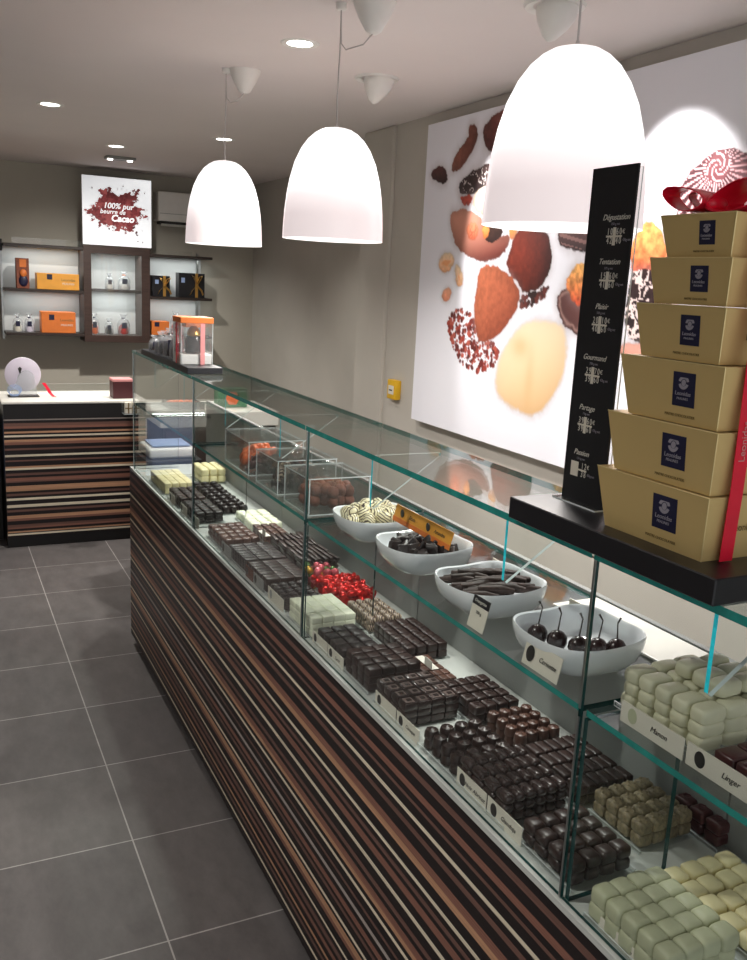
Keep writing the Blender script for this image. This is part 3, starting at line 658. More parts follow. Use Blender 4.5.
def panel_text(t, x, yc, z, title, sub, d1, d2):
    text(title, .0108, (x, yc, z), '-X', M['printwhite'], t, shear=.35)
    text(sub, .0045, (x, yc, z - .0085), '-X', M['labelprint'], t)
    for k, row in enumerate((d1, d2)):
        for j, ch in enumerate(row):
            if ch != ' ': text(ch, .0122, (x, yc + .0125 - .0063 * j - (.0052 if j > 1 else 0), z - .0185 - k * .0115), '-X', M['printwhite'], t, 'price_digit', sx=.72)
    text('€', .008, (x, yc - .0175, z - .0185), '-X', M['printwhite'], t); text('€/kg net', .0052, (x, yc - .0245, z - .029), '-X', M['labelprint'], t, sx=.85)
t = thing('price_sign', (.815, .97, ZB), 'tall narrow black price panel with white prices behind the gold boxes', 'sign')
b = B(); b.box(.815, .818, .925, 1.0135, ZB + .0005, 1.816); part('panel', b, M['blackcard'], t)
rows = [('Dégustation', '250 g net', '1060', '4240', 1.751, .957), ('Tentation', '375 g net', '1560', '4160', 1.694, .962), ('Plaisir', '500 g net', '2010', '4060', 1.635, .968), ('Gourmand', '750 g net', '2970', '3960', 1.566, .972), ('Partage', '1 kg net', '3960', '3960', 1.496, .977), ('Passion', '1,5 kg net', '  12', '  38', 1.432, .979)]
for r in rows:
    panel_text(t, .8146, r[5], r[4], *r[:4])
    b = B(); z = r[4] - .0243; yc = r[5] + .0005
    if r[0] != 'Passion':
        b.box(.8144, .8149, yc - .0028, yc + .0028, z - .0115, z + .0115); b.box(.8144, .81435, yc - .0155, yc + .0155, z - .0013, z + .0013)
    else:
        b.box(.8144, .8149, yc + .003, yc + .019, z - .0105, z + .0105); b.box(.8144, .81435, yc - .0155, yc + .003, z - .0013, z + .0013)
    part('number_slot', b, M['card'], t)
b = B(); b.pane(.8195, .8215, .922, 1.016, ZB + .0005, 1.812, 0); part('clear_backing', b, [M['acryl'], M['acedge']], t)
b = B(); b.pane(.80, .86, .922, 1.016, ZB, ZB + .0022, 2); part('clear_foot', b, [M['acryl'], M['acedge']], t)

BX = [  # z0, z1, near edge y, far edge at base, far edge at top, depth
    (ZB, 1.436, .700, .866, .885, .105), (1.437, 1.509, .700, .860, .876, .10), (1.510, 1.581, .702, .846, .864, .095),
    (1.582, 1.6435, .7115, .835, .846, .088), (1.6445, 1.696, .712, .823, .832, .08), (1.697, 1.743, .7145, .8105, .822, .074)]
xf = .771
BXL = ['gold gift box, largest and lowest of the stack of six', 'gold gift box, second from the bottom of the stack', 'gold gift box, third from the bottom of the stack', 'gold gift box, fourth from the bottom of the stack', 'gold gift box, fifth from the bottom of the stack', 'gold gift box, smallest, on top under the red bow']
for (z0, z1, yn, yb, yt, dp), lab in zip(BX, BXL):
    f = .006
    t = thing('gift_box', (.82, .78, z0), lab, 'gift box', 'gold gift boxes in the stack')
    bot = [(xf, yn + .002, z0), (xf, yb, z0), (xf + dp, yb, z0), (xf + dp, yn + .002, z0)]
    top = [(xf - f, yn - .004, z1), (xf - f, yt, z1), (xf + dp + f, yt, z1), (xf + dp + f, yn - .004, z1)]
    b = B(); b.loops([bot, top]); part('carton', b, M['gold'], t)
    b = B()
    for p, q in ((bot[0], top[0]),): b.tube([p, q], .0007, 6)
    b.tube([top[0], top[1]], .0007, 6); b.tube([top[3], top[0]], .0006, 6); part('carton_edge', b, M['goldedge'], t)
    h = z1 - z0; L = yb - yn; yc = yn + .375 * L; lw, lh = .0165 * h / .05, .55 * h
    lw = min(.52 * h, .235 * L); zc = z0 + h * .56
    k = -f / h
    def fx(z): return xf + k * (z - z0) - .0006
    b = B(); zl, zh = zc - lh / 2, zc + lh / 2
    b.prism([(fx(zl), yc + lw / 2, zl), (fx(zl), yc - lw / 2, zl), (fx(zh), yc - lw / 2, zh), (fx(zh), yc + lw / 2, zh)], (.0004, 0, 0))
    lp = part('brand_label', b, M['navy'], t, label='navy label with a pale emblem')
    e = B(); r = lw * .24; ze = zc + lh * .2; xe = fx(ze) - .0005
    for a0, a1, r0, r1 in ((.2, 2.9, .55, 1.0), (3.4, 6.0, .5, .95)):
        n = 10; ptsA = [(xe, yc + r * r1 * math.cos(a0 + (a1 - a0) * i / n), ze + r * r1 * math.sin(a0 + (a1 - a0) * i / n)) for i in range(n + 1)]
        ptsB = [(xe, yc + r * r0 * math.cos(a0 + (a1 - a0) * i / n), ze + r * r0 * math.sin(a0 + (a1 - a0) * i / n)) for i in range(n + 1)]
        for i in range(n): e.face([ptsA[i], ptsA[i + 1], ptsB[i + 1], ptsB[i]])
    e.face([(xe, yc + r * .42 * math.cos(a), ze + r * .48 * math.sin(a)) for a in [i * PI / 6 for i in range(12)]])
    part('emblem', e, M['labelprint'], lp)
    text('Leonidas', lw * .2, (fx(zc) - .0006, yc, zc - lh * .12), '-X', M['labelprint'], lp)
    text('PRALINES', lw * .12, (fx(zc) - .0006, yc, zc - lh * .27), '-X', M['labelprint'], lp)
    text('MAITRE CHOCOLATIER', h * .062, (fx(z0 + h * .13) - .0004, yc + .004, z0 + h * .13), '-X', M['brownprint'], t)
    text('Leonidas', h * .16, (xf + dp * .5 + .004, yn - .0025, z0 + h * .5), '-Y', M['brownprint'], t)
# ribbon round the stack with its bow
t = thing('red_ribbon', (.80, .69, ZB), 'red satin ribbon tied down the stack of gold boxes with a bow on top', 'ribbon')
b = B(); b.ribbon([(.80, .6935, ZB + .001), (.801, .692, 1.45), (.80, .693, 1.60), (.799, .702, 1.742), (.80, .706, 1.7455), (.80, .76, 1.7448)], (1, 0, 0), .02, th=.0004); part('band', b, M['red'], t)
o = text('Leonidas', .013, (.8005, .6908, 1.50), '-Y', M['pink'], t); bpy.context.view_layer.update(); o.matrix_local = o.matrix_local @ Matrix.Rotation(PI / 2, 4, 'Z')
b = B()
def loop(c, r, a0, wd, sx=1.0):
    n = 16; return [Vector(c) + Vector((.004 * math.sin(2 * x), sx * r * (1 - math.cos(x)) * .5, a0 * math.sin(x) + .012 * (1 - math.cos(x)) / 2)) for x in [2 * PI * i / n for i in range(n + 1)]]
b.ribbon(loop((.785, .768, 1.755), .062, .0125, 0, 1), (1, .1, 0), .03, th=.0006)
b.ribbon(loop((.79, .762, 1.755), .075, .015, 0, -1), (1, -.1, 0), .032, th=.0006)
b.ribbon(loop((.81, .766, 1.754), .055, .011, 0, 1), (.9, .45, .1), .026, th=.0006)
b.ribbon(loop((.81, .760, 1.756), .06, .013, 0, -1), (.9, -.4, .1), .026, th=.0006)
b.ball((.79, .765, 1.755), (.016, .01, .010), 0, 12); part('bow', b, M['red'], t, True)

# far end of the glass top: clear gift boxes and bags
def clear_gift(x0, x1, y0, y1, z, h, label, lidm, inner):
    t = thing('clear_gift_box', ((x0 + x1) / 2, (y0 + y1) / 2, z), label, 'gift box', 'clear gift boxes at the far end')
    b = B(); w = .0015
    b.pane(x0, x0 + w, y0, y1, z, z + h, 0); b.pane(x1 - w, x1, y0, y1, z, z + h, 0); b.pane(x0 + w, x1 - w, y0, y0 + w, z, z + h, 1); b.pane(x0 + w, x1 - w, y1 - w, y1, z, z + h, 1); part('walls', b, [M['acryl'], M['acedge']], t)
    b = B(); b.box(x0 - .002, x1 + .002, y0 - .002, y1 + .002, z + h, z + h * 1.14, bevel=.002); part('lid', b, lidm, t)
    b = B(); b.box(x0 + .003, x1 - .003, y0 + .003, y1 - .003, z, z + h * .24, bevel=.002); part('tray', b, M['white'], t)
    b = B(); b.box(x0 + .6 * (x1 - x0), x0 + .74 * (x1 - x0), y0 - .004, y0 - .003, z, z + h); part('ribbon', b, M['pink'], t)
    b = B(); b.box(x0 - .0032, x0 - .0022, y0 + .4 * (y1 - y0), y0 + .55 * (y1 - y0), z, z + h); part('ribbon', b, M['red'], t)
    return t
z = ZT + .0225
clear_gift(.752, .862, 3.0, 3.11, z, .138, 'tall clear gift box with an orange lid and pale ribbon', M['orange'], None)
t = thing('chocolate_jar', (.81, 3.055, z + .0345), 'dark jar standing inside the tall clear gift box', 'jar')
b = B(); b.lathe([(.028, 0), (.03, .01), (.03, .045), (.022, .058)], (.81, 3.055, z + .0345), 18); part('jar', b, M['shiny'], t, True)
b = B(); b.lathe([(.02, 0), (.024, .006), (.018, .024), (.008, .034)], (.81, 3.055, z + .0925), 18); part('cap', b, M['goldbow'], t, True)
def gift_bag(x, y, z, w, h, label, fill, group, topm=None):
    t = thing('gift_bag', (x, y, z), label, 'gift bag', group)
    b = B(); rings = []
    for s, k in ((.9, 0), (1, .12), (.98, .5), (.7, .72), (.24, .8), (.45, .93), (.62, 1)):
        rings.append([(x + w / 2 * s * math.cos(a) * (1 + .08 * math.cos(5 * a)), y + w / 2.6 * s * math.sin(a), z + h * k) for a in [i * PI / 8 for i in range(16)]])
    b.loops(rings, 0, True, False); part('wrapper', b, M['bag'], t, True)
    b = B(); b.lathe([(w * .36, .004), (w * .42, h * .1), (w * .4, h * .34), (w * .22, h * .5)], (x, y, z), 14); part('contents', b, fill, t, True)
    b = B(); b.lathe([(w * .13, 0), (w * .15, h * .03), (w * .13, h * .06)], (x, y, z + h * .775), 12); part('tie', b, topm or M['navy'], t, True)
    b = B(); b.box(x - w * .2, x + w * .2, y - w * .42, y - w * .41, z + h * .32, z + h * .6); part('tag', b, M['navy'], t)
    return t
for k, (x, y, w, h) in enumerate([(.778, 3.17, .05, .10), (.775, 3.26, .05, .105), (.778, 3.35, .05, .09), (.785, 3.44, .05, .08), (.78, 3.53, .045, .06)]):
    gift_bag(x, y, z, w, h, f'small clear bag of dark sweets, {ORD[k]} behind the tall clear gift box', M['dark2'], 'clear bags at the far end of the glass top', M['grey'])
clear_gift(.81, .865, 3.16, 3.28, z, .115, 'smaller clear gift box with an orange lid behind the tall one', M['orange'], None)

# ------------------------------------------------------------------ left counter
lc = thing('side_counter', (.7, 5.7, 0), 'short counter with striped front and white top at the back left', 'counter')
b = B(); b.box(.352, 1.115, 5.52, 6.0, .07, .865); part('carcass', b, M['plinth'], lc)
b = B(); b.box(.35, 1.1, 5.53, 5.98, 0, .07); part('toe_kick', b, M['plinth'], lc)
q, c = striped(SEQ, .066, .778, lambda a, z: [(.35, 5.515, a), (1.12, 5.515, a), (1.12, 5.515, z), (.35, 5.515, z)])
striped_part('striped_panel', q, c, M['stripesx'], lc)
b = B(); b.box(.35, 1.12, 5.513, 5.52, .778, .866); part('dark_band', b, M['plinth'], lc)
b = B(); b.box(.343, 1.125, 5.508, 6.005, .866, .88, bevel=.003); part('white_top', b, M['worktop'], lc)
b = B(); b.pane(.40, 1.12, 5.97, 5.976, .88, .93, 1); part('glass_upstand', b, [M['glass'], M['acedge']], lc)
# round plate stand
t = thing('round_display_stand', (.484, 5.75, .88), 'pale frosted round plaque on a small clear stand', 'display stand')
rx = Matrix.Rotation(PI / 2, 3, 'X')
b = B(); b.lathe([(.02, -.004), (.098, -.004), (.103, 0), (.098, .004), (.02, .004)], (.484, 5.76, 1.012), 40, rot=rx); part('round_plaque', b, M['plate'], t, True)
b = B(); b.prism([(.40, 5.735, .884), (.56, 5.735, .884)] + [(.50 + .05 * math.cos(a), 5.735, .98 + .06 * math.sin(a)) for a in [i * PI / 8 for i in range(0, 9)]], (0, .004, 0)); part('clear_arch', b, [M['bag']], t)
b = B(); b.box(.395, .57, 5.70, 5.80, .8805, .886, bevel=.002); part('foot', b, M['printdark'], t)
b = B(); b.prism([(.455, 5.7325, 1.05), (.463, 5.7325, 1.02), (.469, 5.7325, 1.02), (.477, 5.7325, 1.05), (.466, 5.7325, 1.06)], (0, .001, 0)); part('dark_motif', b, M['printdark'], t)
b = B()
for k in range(4):
    b.tube([(.43 + (.04 - k * .004) * math.cos(a), 5.71, .925 + (.03 - .002 * k) * math.sin(a) - .006 * k) for a in [i * PI / 8 for i in range(17)]], .002, 6)
part('wire_coil', b, M['blue'], t, True)
b = B(); b.ribbon([(.60, 5.76, .96), (.62, 5.75, .93), (.635, 5.74, .90), (.65, 5.73, .884)], (1, .2, 0), .02); b.ribbon([(.65, 5.73, .884), (.645, 5.735, .886), (.655, 5.72, .8815), (.665, 5.70, .8815)], (.3, 1, 0), .02)
single('ribbon_scrap', b, M['red'], (.63, 5.74, .881), 'short red ribbon end beside the round plaque', 'ribbon')
# burgundy box and two tiny boxes
t = thing('gift_box', (1.045, 5.66, .881), 'dark burgundy box with a pale lid on the white counter top', 'gift box')
b = B(); b.box(.985, 1.105, 5.60, 5.72, .881, .985, bevel=.002); part('carton', b, M['burgbox'], t)
b = B(); b.box(.983, 1.107, 5.598, 5.722, .985, 1.0, bevel=.002); part('lid', b, M['pink'], t)
t = thing('clear_shelf_hook', (1.07, 5.48, .80), 'clear hook-on shelf at the right end of the side counter', 'shelf')
b = B(); b.pane(1.02, 1.12, 5.44, 5.507, .805, .809, 2); b.pane(1.02, 1.12, 5.503, 5.507, .809, .8655, 1); part('ledge', b, [M['acryl'], M['acedge']], t)
for k, x in enumerate((1.03, 1.075)):
    t = thing('mini_box', (x + .02, 5.475, .809), f'tiny cream box with brown ribbon, {["left", "right"][k]} one on the clear hook-on shelf', 'gift box', 'tiny cream boxes')
    b = B(); b.box(x, x + .04, 5.455, 5.495, .8095, .875, bevel=.002); part('carton', b, M['card'], t)
    b = B(); b.box(x + .016, x + .024, 5.4542, 5.455, .81, .8745); b.box(x, x + .04, 5.4542, 5.455, .838, .844); part('ribbon', b, M['brownprint'], t)
# cabinet seen at the left edge
t = thing('low_cabinet', (.1, 5.95, 0), 'white topped low cabinet with pale blue door at the left edge', 'cabinet')
b = B(); b.box(-.35, .338, 5.72, 6.2, 0, .76); part('carcass', b, M['printdark'], t)
b = B(); b.box(-.36, .341, 5.70, 6.2, .76, .79, bevel=.003); part('top', b, M['worktop'], t)
b = B(); b.box(.0, .33, 5.708, 5.72, .36, .74, bevel=.002); dd = part('door', b, M['blue'], t)
b = B(); b.box(.29, .30, 5.695, 5.708, .5, .6, bevel=.002); part('handle', b, M['steel'], dd)

# white topped service cabinet behind the far case, with packs on it
t = thing('service_cabinet', (1.4, 4.9, 0), 'white topped dark service cabinet behind the far glass case', 'cabinet')
b = B(); b.box(1.06, 1.72, 4.66, 5.1, .85, .93, bevel=.004); part('top', b, M['worktop'], t)
b = B(); b.box(1.08, 1.71, 4.68, 5.08, 0, .85); part('carcass', b, M['darkwoodh'], t)
b = B(); b.box(1.40, 1.70, 4.672, 4.68, .06, .83, bevel=.002); d_ = part('door', b, M['darkwood'], t)
b = B(); b.box(1.42, 1.432, 4.66, 4.672, .5, .62, bevel=.002); part('handle', b, M['steel'], d_)
b = B(); b.box(1.09, 1.39, 4.672, 4.68, .06, .83, bevel=.002); d_ = part('door', b, M['darkwood'], t)
b = B(); b.box(1.358, 1.37, 4.66, 4.672, .5, .62, bevel=.002); part('handle', b, M['steel'], d_)
t = thing('printed_carton', (1.5, 4.86, .93), 'green floral carton on the white topped service cabinet', 'box')
b = B(); b.box(1.42, 1.59, 4.83, 4.91, .9305, 1.035, bevel=.002); part('carton', b, M['green'], t)
b = B(); b.lathe([(.001, 0), (.042, 0), (.042, .0006)], (1.505, 4.8295, .982), 6, rot=Matrix.Rotation(PI / 2, 3, 'X')); part('flower_print', b, M['orangefruit'], t)
t = thing('serving_tray', (1.22, 4.88, .93), 'shallow wooden tray of orange sweets on the white topped service cabinet', 'tray')
b = B(); b.box(1.14, 1.33, 4.78, 4.98, .9305, .937); b.box(1.14, 1.146, 4.78, 4.98, .937, .96); b.box(1.324, 1.33, 4.78, 4.98, .937, .96); b.box(1.146, 1.324, 4.974, 4.98, .937, .96); b.box(1.146, 1.324, 4.78, 4.786, .937, .96); part('tray', b, M['printdark'], t)
for k in range(10):
    inst('candied_orange_piece', random.choice(og), (1.175 + .03 * (k % 5), 4.83 + .08 * (k // 5), .953), 'orange sweet in the shallow wooden tray', 'candied fruit', 'orange sweets in the wooden tray', random.uniform(0, 3))
# scale behind the far end glass, on the deck
t = thing('weighing_scale', (1.0, 4.2, 0), 'white weighing scale on a dark stand past the counter end', 'scale')
b = B(); b.box(.86, 1.12, 4.06, 4.34, 0, .80, bevel=.004); part('stand', b, M['plinth'], t)
b = B(); b.box(.88, 1.1, 4.10, 4.32, .8005, .85, bevel=.012, seg=3); part('body', b, M['white'], t, True)
b = B(); b.box(.90, 1.08, 4.12, 4.30, .855, .861, bevel=.002); b.lathe([(.02, 0), (.02, .006)], (.99, 4.21, .85), 12); part('pan', b, M['blue'], t)

# ------------------------------------------------------------------ back wall: shelves, cabinet, sign
YW = 7.949
def rot0(): return None
dc = thing('wall_cabinet', (1.39, 7.8, 1.07), 'dark wood framed wall cabinet with glass front under the cocoa sign', 'cabinet')
X0, X1, Z0, Z1 = 1.128, 1.66, 1.068, 1.842
b = B(); b.box(X0, X1, 7.925, YW, Z0, Z1); part('back_panel', b, M['lightgrey'], dc)
b = B(); b.box(X0, X0 + .06, 7.66, 7.925, Z0, Z1); b.box(X1 - .07, X1, 7.66, 7.925, Z0, Z1); b.box(X0 + .06, X1 - .07, 7.66, 7.925, Z0, Z0 + .055); b.box(X0 + .06, X1 - .07, 7.66, 7.925, Z1 - .062, Z1); part('frame', b, M['darkwood'], dc)
b = B(); b.box(X0 + .06, X1 - .07, 7.69, 7.925, 1.475, 1.495); part('shelf', b, M['darkwoodh'], dc)
b = B(); b.pane(X0 + .06, X1 - .07, 7.668, 7.672, Z0 + .055, Z1 - .062, 1); part('glass_door', b, [M['acryl'], M['acedge']], dc)
def shelf_unit(x0, x1, zs, ux, label):
    t = thing('wall_shelf', ((x0 + x1) / 2, 7.8, zs[0]), label, 'shelf', 'dark wall shelves either side of the cabinet')
    for z_ in zs: b = B(); b.box(x0, x1, 7.66, 7.925, z_ - .022, z_, bevel=.001, seg=1); part('board', b, M['darkwoodh'], t)
    b = B(); b.box(x0, x1 - .03 if x1 > 2 else x1, 7.926, YW, zs[0] - .03, zs[-1] + .0); part('back_panel', b, M['lightgrey'], t)
    b = B(); b.box(ux - .008, ux + .008, 7.90, 7.925, zs[0] - .07, zs[-1] + .03); part('upright', b, M['steel'], t)
    return t
t = shelf_unit(.535, 1.126, (1.132, 1.475, 1.82), .53, 'dark three board wall shelf left of the glass cabinet')
b = B(); b.pane(.60, 1.12, 7.70, 7.704, 1.82, 1.868, 1); part('glass_lip', b, [M['acryl'], M['acedge']], t)
b = B(); b.box(.5, .535, 7.80, 7.83, 1.76, 1.85); part('bracket', b, M['plinth'], t)
t = shelf_unit(1.662, 2.19, (1.132, 1.455, 1.80), 2.125, 'dark three board wall shelf right of the glass cabinet')
b = B(); b.pane(1.70, 2.02, 7.70, 7.704, 1.80, 1.835, 1); part('glass_lip', b, [M['acryl'], M['acedge']], t)
def carton(x0, x1, z, h, label, m, y=7.70, d=.14, sq_=True, words=()):
    t = thing('chocolate_carton', ((x0 + x1) / 2, y, z), label, 'box', 'cartons on the wall shelves')
    b = B(); b.box(x0, x1, y, y + d, z + .0005, z + h, bevel=.003); part('carton', b, m, t)
    xc = x0 + (x1 - x0) * .3
    b = B(); b.box(xc - .02, xc + .02, y - .001, y, z + h * .62, z + h * .62 + .042 * min(1, h / .13)); part('brand_label', b, M['navy'], t)
    for k, (wd, s, u, v) in enumerate(words): text(wd, s, (x0 + (x1 - x0) * u, y - .0012, z + h * v), '-Y', M['printwhite'] if k else M['brownprint'], t)
    return t
W_ = (('Leonidas', .03, .74, .62), ('PRALINES', .022, .74, .38))
carton(.775, 1.098, 1.4755, .128, 'long amber box on the upper left wall shelf', M['yelloworange'], words=W_)
carton(.80, 1.065, 1.1325, .168, 'tall sided orange box on the lower left wall shelf', M['orange'], words=W_)
t = thing('chocolate_carton', (.67, 7.7, 1.4755), 'narrow upright orange brown box with gold foil window, upper left shelf', 'box', 'cartons on the wall shelves')
b = B(); b.box(.625, .72, 7.70, 7.80, 1.476, 1.71, bevel=.003); part('carton', b, M['cocoa'], t)
b = B(); b.ball((.675, 7.70, 1.535), (.034, .012, .045), 0, 16); part('foil_window', b, M['navy'], t, True)
b = B(); b.ball((.675, 7.695, 1.595), (.026, .012, .03), 0, 16); b.box(.65, .70, 7.698, 7.70, 1.64, 1.70); part('orange_print', b, M['orange'], t, True)
GB_ = 'clear sweet bags on the back shelves'
gift_bag(.625, 7.74, 1.1325, .08, .145, 'clear bag with peach sweets, left of two on the lower left shelf', M['card'], GB_)
gift_bag(.712, 7.74, 1.1325, .08, .145, 'clear bag of grey sweets, right of two on the lower left shelf', M['plate'], GB_)
gift_bag(1.352, 7.79, 1.4955, .075, .13, 'clear bag of white sweets on the cabinet upper shelf', M['white'], GB_)
gift_bag(1.47, 7.79, 1.4955, .10, .15, 'larger clear bag of white and orange sweets on the cabinet upper shelf', M['white'], GB_, M['orange'])
gift_bag(1.225, 7.79, 1.124, .08, .17, 'clear bag of orange sweets in the cabinet bottom', M['orangefruit'], GB_)
gift_bag(1.342, 7.79, 1.124, .075, .13, 'clear bag of dark sweets in the cabinet bottom', M['dark2'], GB_)
gift_bag(1.462, 7.79, 1.124, .105, .17, 'clear bag of red sweets in the cabinet bottom', M['redfoil'], GB_)
def bow_box(x0, x1, z, h, label):
    t = thing('bow_gift_box', ((x0 + x1) / 2, 7.75, z), label, 'gift box', 'black gift boxes with gold bows')
    b = B(); b.box(x0, x1, 7.70, 7.82, z + .0005, z + h, bevel=.003); part('carton', b, M['black'], t)
    xb = x0 + (x1 - x0) * .68
    b = B(); b.box(xb - .012, xb + .012, 7.698, 7.70, z + .001, z + h)
    for s in (-1, 1):
        b.ribbon([(xb, 7.69, z + h * .5), (xb + s * .03, 7.67, z + h * .78), (xb + s * .045, 7.68, z + h * .9), (xb + s * .02, 7.69, z + h * .85), (xb, 7.69, z + h * .55)], (0, 1, .3), .02)
        b.ribbon([(xb, 7.69, z + h * .5), (xb + s * .04, 7.685, z + h * .3), (xb + s * .055, 7.69, z + h * .12)], (.6, .6, .4), .024)
    b.ball((xb, 7.688, z + h * .52), (.014, .01, .014)); part('bow', b, M['goldbow'], t)
    b = B(); b.box(x0 + .02, x0 + .05, 7.699, 7.7, z + h * .6, z + h * .8); part('brand_label', b, M['blue'], t)
bow_box(1.69, 1.835, 1.4555, .172, 'black gift box with gold bow, left one on the right wall shelf')
bow_box(1.912, 2.135, 1.4555, .205, 'larger black gift box with gold bow, right one on the right wall shelf')
carton(1.68, 1.83, 1.1325, .115, 'red orange box on the lower right wall shelf', M['orange'])
gift_bag(1.90, 7.76, 1.1325, .10, .2, 'clear bag of red sweets on the lower right wall shelf', M['redfoil'], GB_)

# vertex painted prints -----------------------------------------------------
rng = np.random.default_rng(3)
def vnoise(u, v, s, seed=0):
    """value noise"""
    r = np.random.default_rng(seed); T = r.random((64, 64)); x = u * s; y = v * s
    xi = np.floor(x).astype(int); yi = np.floor(y).astype(int); fx = x - xi; fy = y - yi
    fx = fx * fx * (3 - 2 * fx); fy = fy * fy * (3 - 2 * fy); g = lambda a, c_: T[a % 64, c_ % 64]
    return (g(xi, yi) * (1 - fx) + g(xi + 1, yi) * fx) * (1 - fy) + (g(xi, yi + 1) * (1 - fx) + g(xi + 1, yi + 1) * fx) * fy
def fbm(u, v, s, seed=0): return sum(vnoise(u, v, s * 2 ** k, seed + k) * .5 ** k for k in range(4)) / 1.875
def chaikin(P, n=2):
    for _ in range(n): P = [p for a, c_ in zip(P, P[1:] + P[:1]) for p in ((.75 * a[0] + .25 * c_[0], .75 * a[1] + .25 * c_[1]), (.25 * a[0] + .75 * c_[0], .25 * a[1] + .75 * c_[1]))]
    return P
def sdist(U, V, P):
    """signed distance to polygon, positive inside"""
    d = np.full(U.shape, 1e9); ins = np.zeros(U.shape, bool)
    for (ax, ay), (bx, by) in zip(P, P[1:] + P[:1]):
        ex, ey = bx - ax, by - ay; L2 = ex * ex + ey * ey + 1e-12
        t_ = np.clip(((U - ax) * ex + (V - ay) * ey) / L2, 0, 1)
        d = np.minimum(d, np.hypot(U - ax - t_ * ex, V - ay - t_ * ey))
        c_ = ((ay > V) != (by > V)); xx = ax + (V - ay) / (by - ay + 1e-12) * ex
        ins ^= c_ & (U < xx)
    return np.where(ins, d, -d)
def blend(col, a, rgb):
    a = np.clip(a, 0, 1)[..., None]; col[...] = col * (1 - a) + np.asarray(rgb) * a
def L_(c): return np.array(lin(c))
def grid_object(name, U, V, col, pos, m, parent):
    nu, nv = U.shape; o0 = rootloc(parent)
    verts = np.array(pos(U, V)).reshape(3, -1).T - np.array(o0)
    idx = np.arange(nu * nv).reshape(nu, nv)
    f = np.stack([idx[:-1, :-1], idx[1:, :-1], idx[1:, 1:], idx[:-1, 1:]], -1).reshape(-1, 4)
    me = bpy.data.meshes.new(name); me.from_pydata(verts.tolist(), [], f.tolist())
    a = me.color_attributes.new('Col', 'FLOAT_COLOR', 'POINT')
    a.data.foreach_set('color', np.concatenate([col.reshape(-1, 3), np.ones((nu * nv, 1))], 1).ravel().astype(np.float32))
    me.materials.append(m); o = bpy.data.objects.new(name, me); C.objects.link(o); o.parent = parent; return o

ar = thing('wall_picture', (2.19, 2.6, 1.7), 'large white wall print of assorted chocolates and cocoa powder', 'picture')
AY0, AY1, AZ0, AZ1 = 1.25, 3.925, .995, 2.393
b = B(); b.box(2.1585, 2.19, AY0, AY1, AZ0, AZ1); part('canvas_frame', b, M['white'], ar)
b = B(); b.box(2.19, 2.2148, AY0 + .2, AY1 - .12, AZ0 + .12, AZ1 - .12); part('wall_batten', b, M['plinth'], ar)
ny, nz = 560, 300
U, V = np.meshgrid(np.linspace(AY0, AY1, ny), np.linspace(AZ0, AZ1, nz), indexing='ij')
col = np.ones((ny, nz, 3)) * L_((236, 236, 244))
NZ = fbm(U, V, 18, 11); NF = fbm(U, V, 60, 31)
def paint(P, c0, c1, w=.05, soft=.004, lx=0, lz=1, tex=.0, edge=.35, sm=1, shadow=.05, rag=.012):
    """c0 lit, c1 shaded side; (lx, lz) is where the printed light comes from"""
    P = chaikin(P, sm); d = sdist(U, V, P) + (NF - .5) * rag + (NZ - .5) * rag * 1.5; us = [p[0] for p in P]; vs = [p[1] for p in P]
    if shadow:
        blend(col, np.clip((d + shadow) / shadow, 0, 1) ** 2 * .35, L_((150, 128, 126)))
    cu, cv = np.mean(us), np.mean(vs); ru, rv = (max(us) - min(us)) / 2, (max(vs) - min(vs)) / 2
    g = np.clip(.5 + .5 * ((U - cu) / ru * lx + (V - cv) / rv * lz), 0, 1)
    c = L_(c0) * g[..., None] + L_(c1) * (1 - g[..., None])
    c = c * (1 - edge * np.exp(-np.clip(d, 0, None) / w))[..., None]
    if tex: c = c * (1 + tex * (NF - .5) * 2)[..., None]
    a = np.clip(d / soft + .5, 0, 1)[..., None]; col[...] = col * (1 - a) + np.clip(c, 0, 1) * a
    return d
def crumbs(P, n, cols, r0, r1):
    P = chaikin(P, 1); us = [p[0] for p in P]; vs = [p[1] for p in P]
    k = 0
    while k < n:
        u, v = rng.uniform(min(us), max(us)), rng.uniform(min(vs), max(vs))
        if sdist(np.array([[u]]), np.array([[v]]), P)[0, 0] < 0: continue
        r = rng.uniform(r0, r1); blend(col, np.clip((r * (1 + .8 * (NF - .5)) - np.hypot(U - u, (V - v) * 1.1)) / .004 + .5, 0, 1), L_(cols[rng.integers(len(cols))])); k += 1
paint([(3.878, 2.175), (3.791, 2.203), (3.737, 2.177), (3.713, 2.141), (3.736, 2.116), (3.838, 2.134)], (96, 50, 46), (44, 20, 20), .02, tex=.5, sm=1)
paint([(3.689, 2.175), (3.657, 2.245), (3.561, 2.295), (3.558, 2.345), (3.526, 2.353), (3.488, 2.331), (3.476, 2.291), (3.521, 2.221), (3.585, 2.177), (3.656, 2.164)], (150, 92, 74), (92, 46, 38), .025, lx=.8, lz=.4, tex=.3)
paint([(3.444, 2.321), (3.379, 2.361), (3.275, 2.379), (3.203, 2.355), (3.224, 2.266), (3.304, 2.209), (3.377, 2.214), (3.424, 2.255)], (128, 70, 60), (84, 42, 40), .03, lx=-.5, lz=.6, tex=.4)
paint([(3.485, 2.027), (3.444, 2.085), (3.378, 2.09), (3.334, 2.038), (3.36, 1.961), (3.437, 1.969), (3.476, 1.996)], (250, 236, 214), (226, 186, 150), .03)
d = paint([(3.616, 2.097), (3.559, 2.134), (3.445, 2.164), (3.371, 2.172), (3.295, 2.151), (3.322, 2.086), (3.414, 2.078), (3.488, 2.053), (3.589, 2.054)], (70, 48, 46), (34, 22, 24), .02, tex=.6)
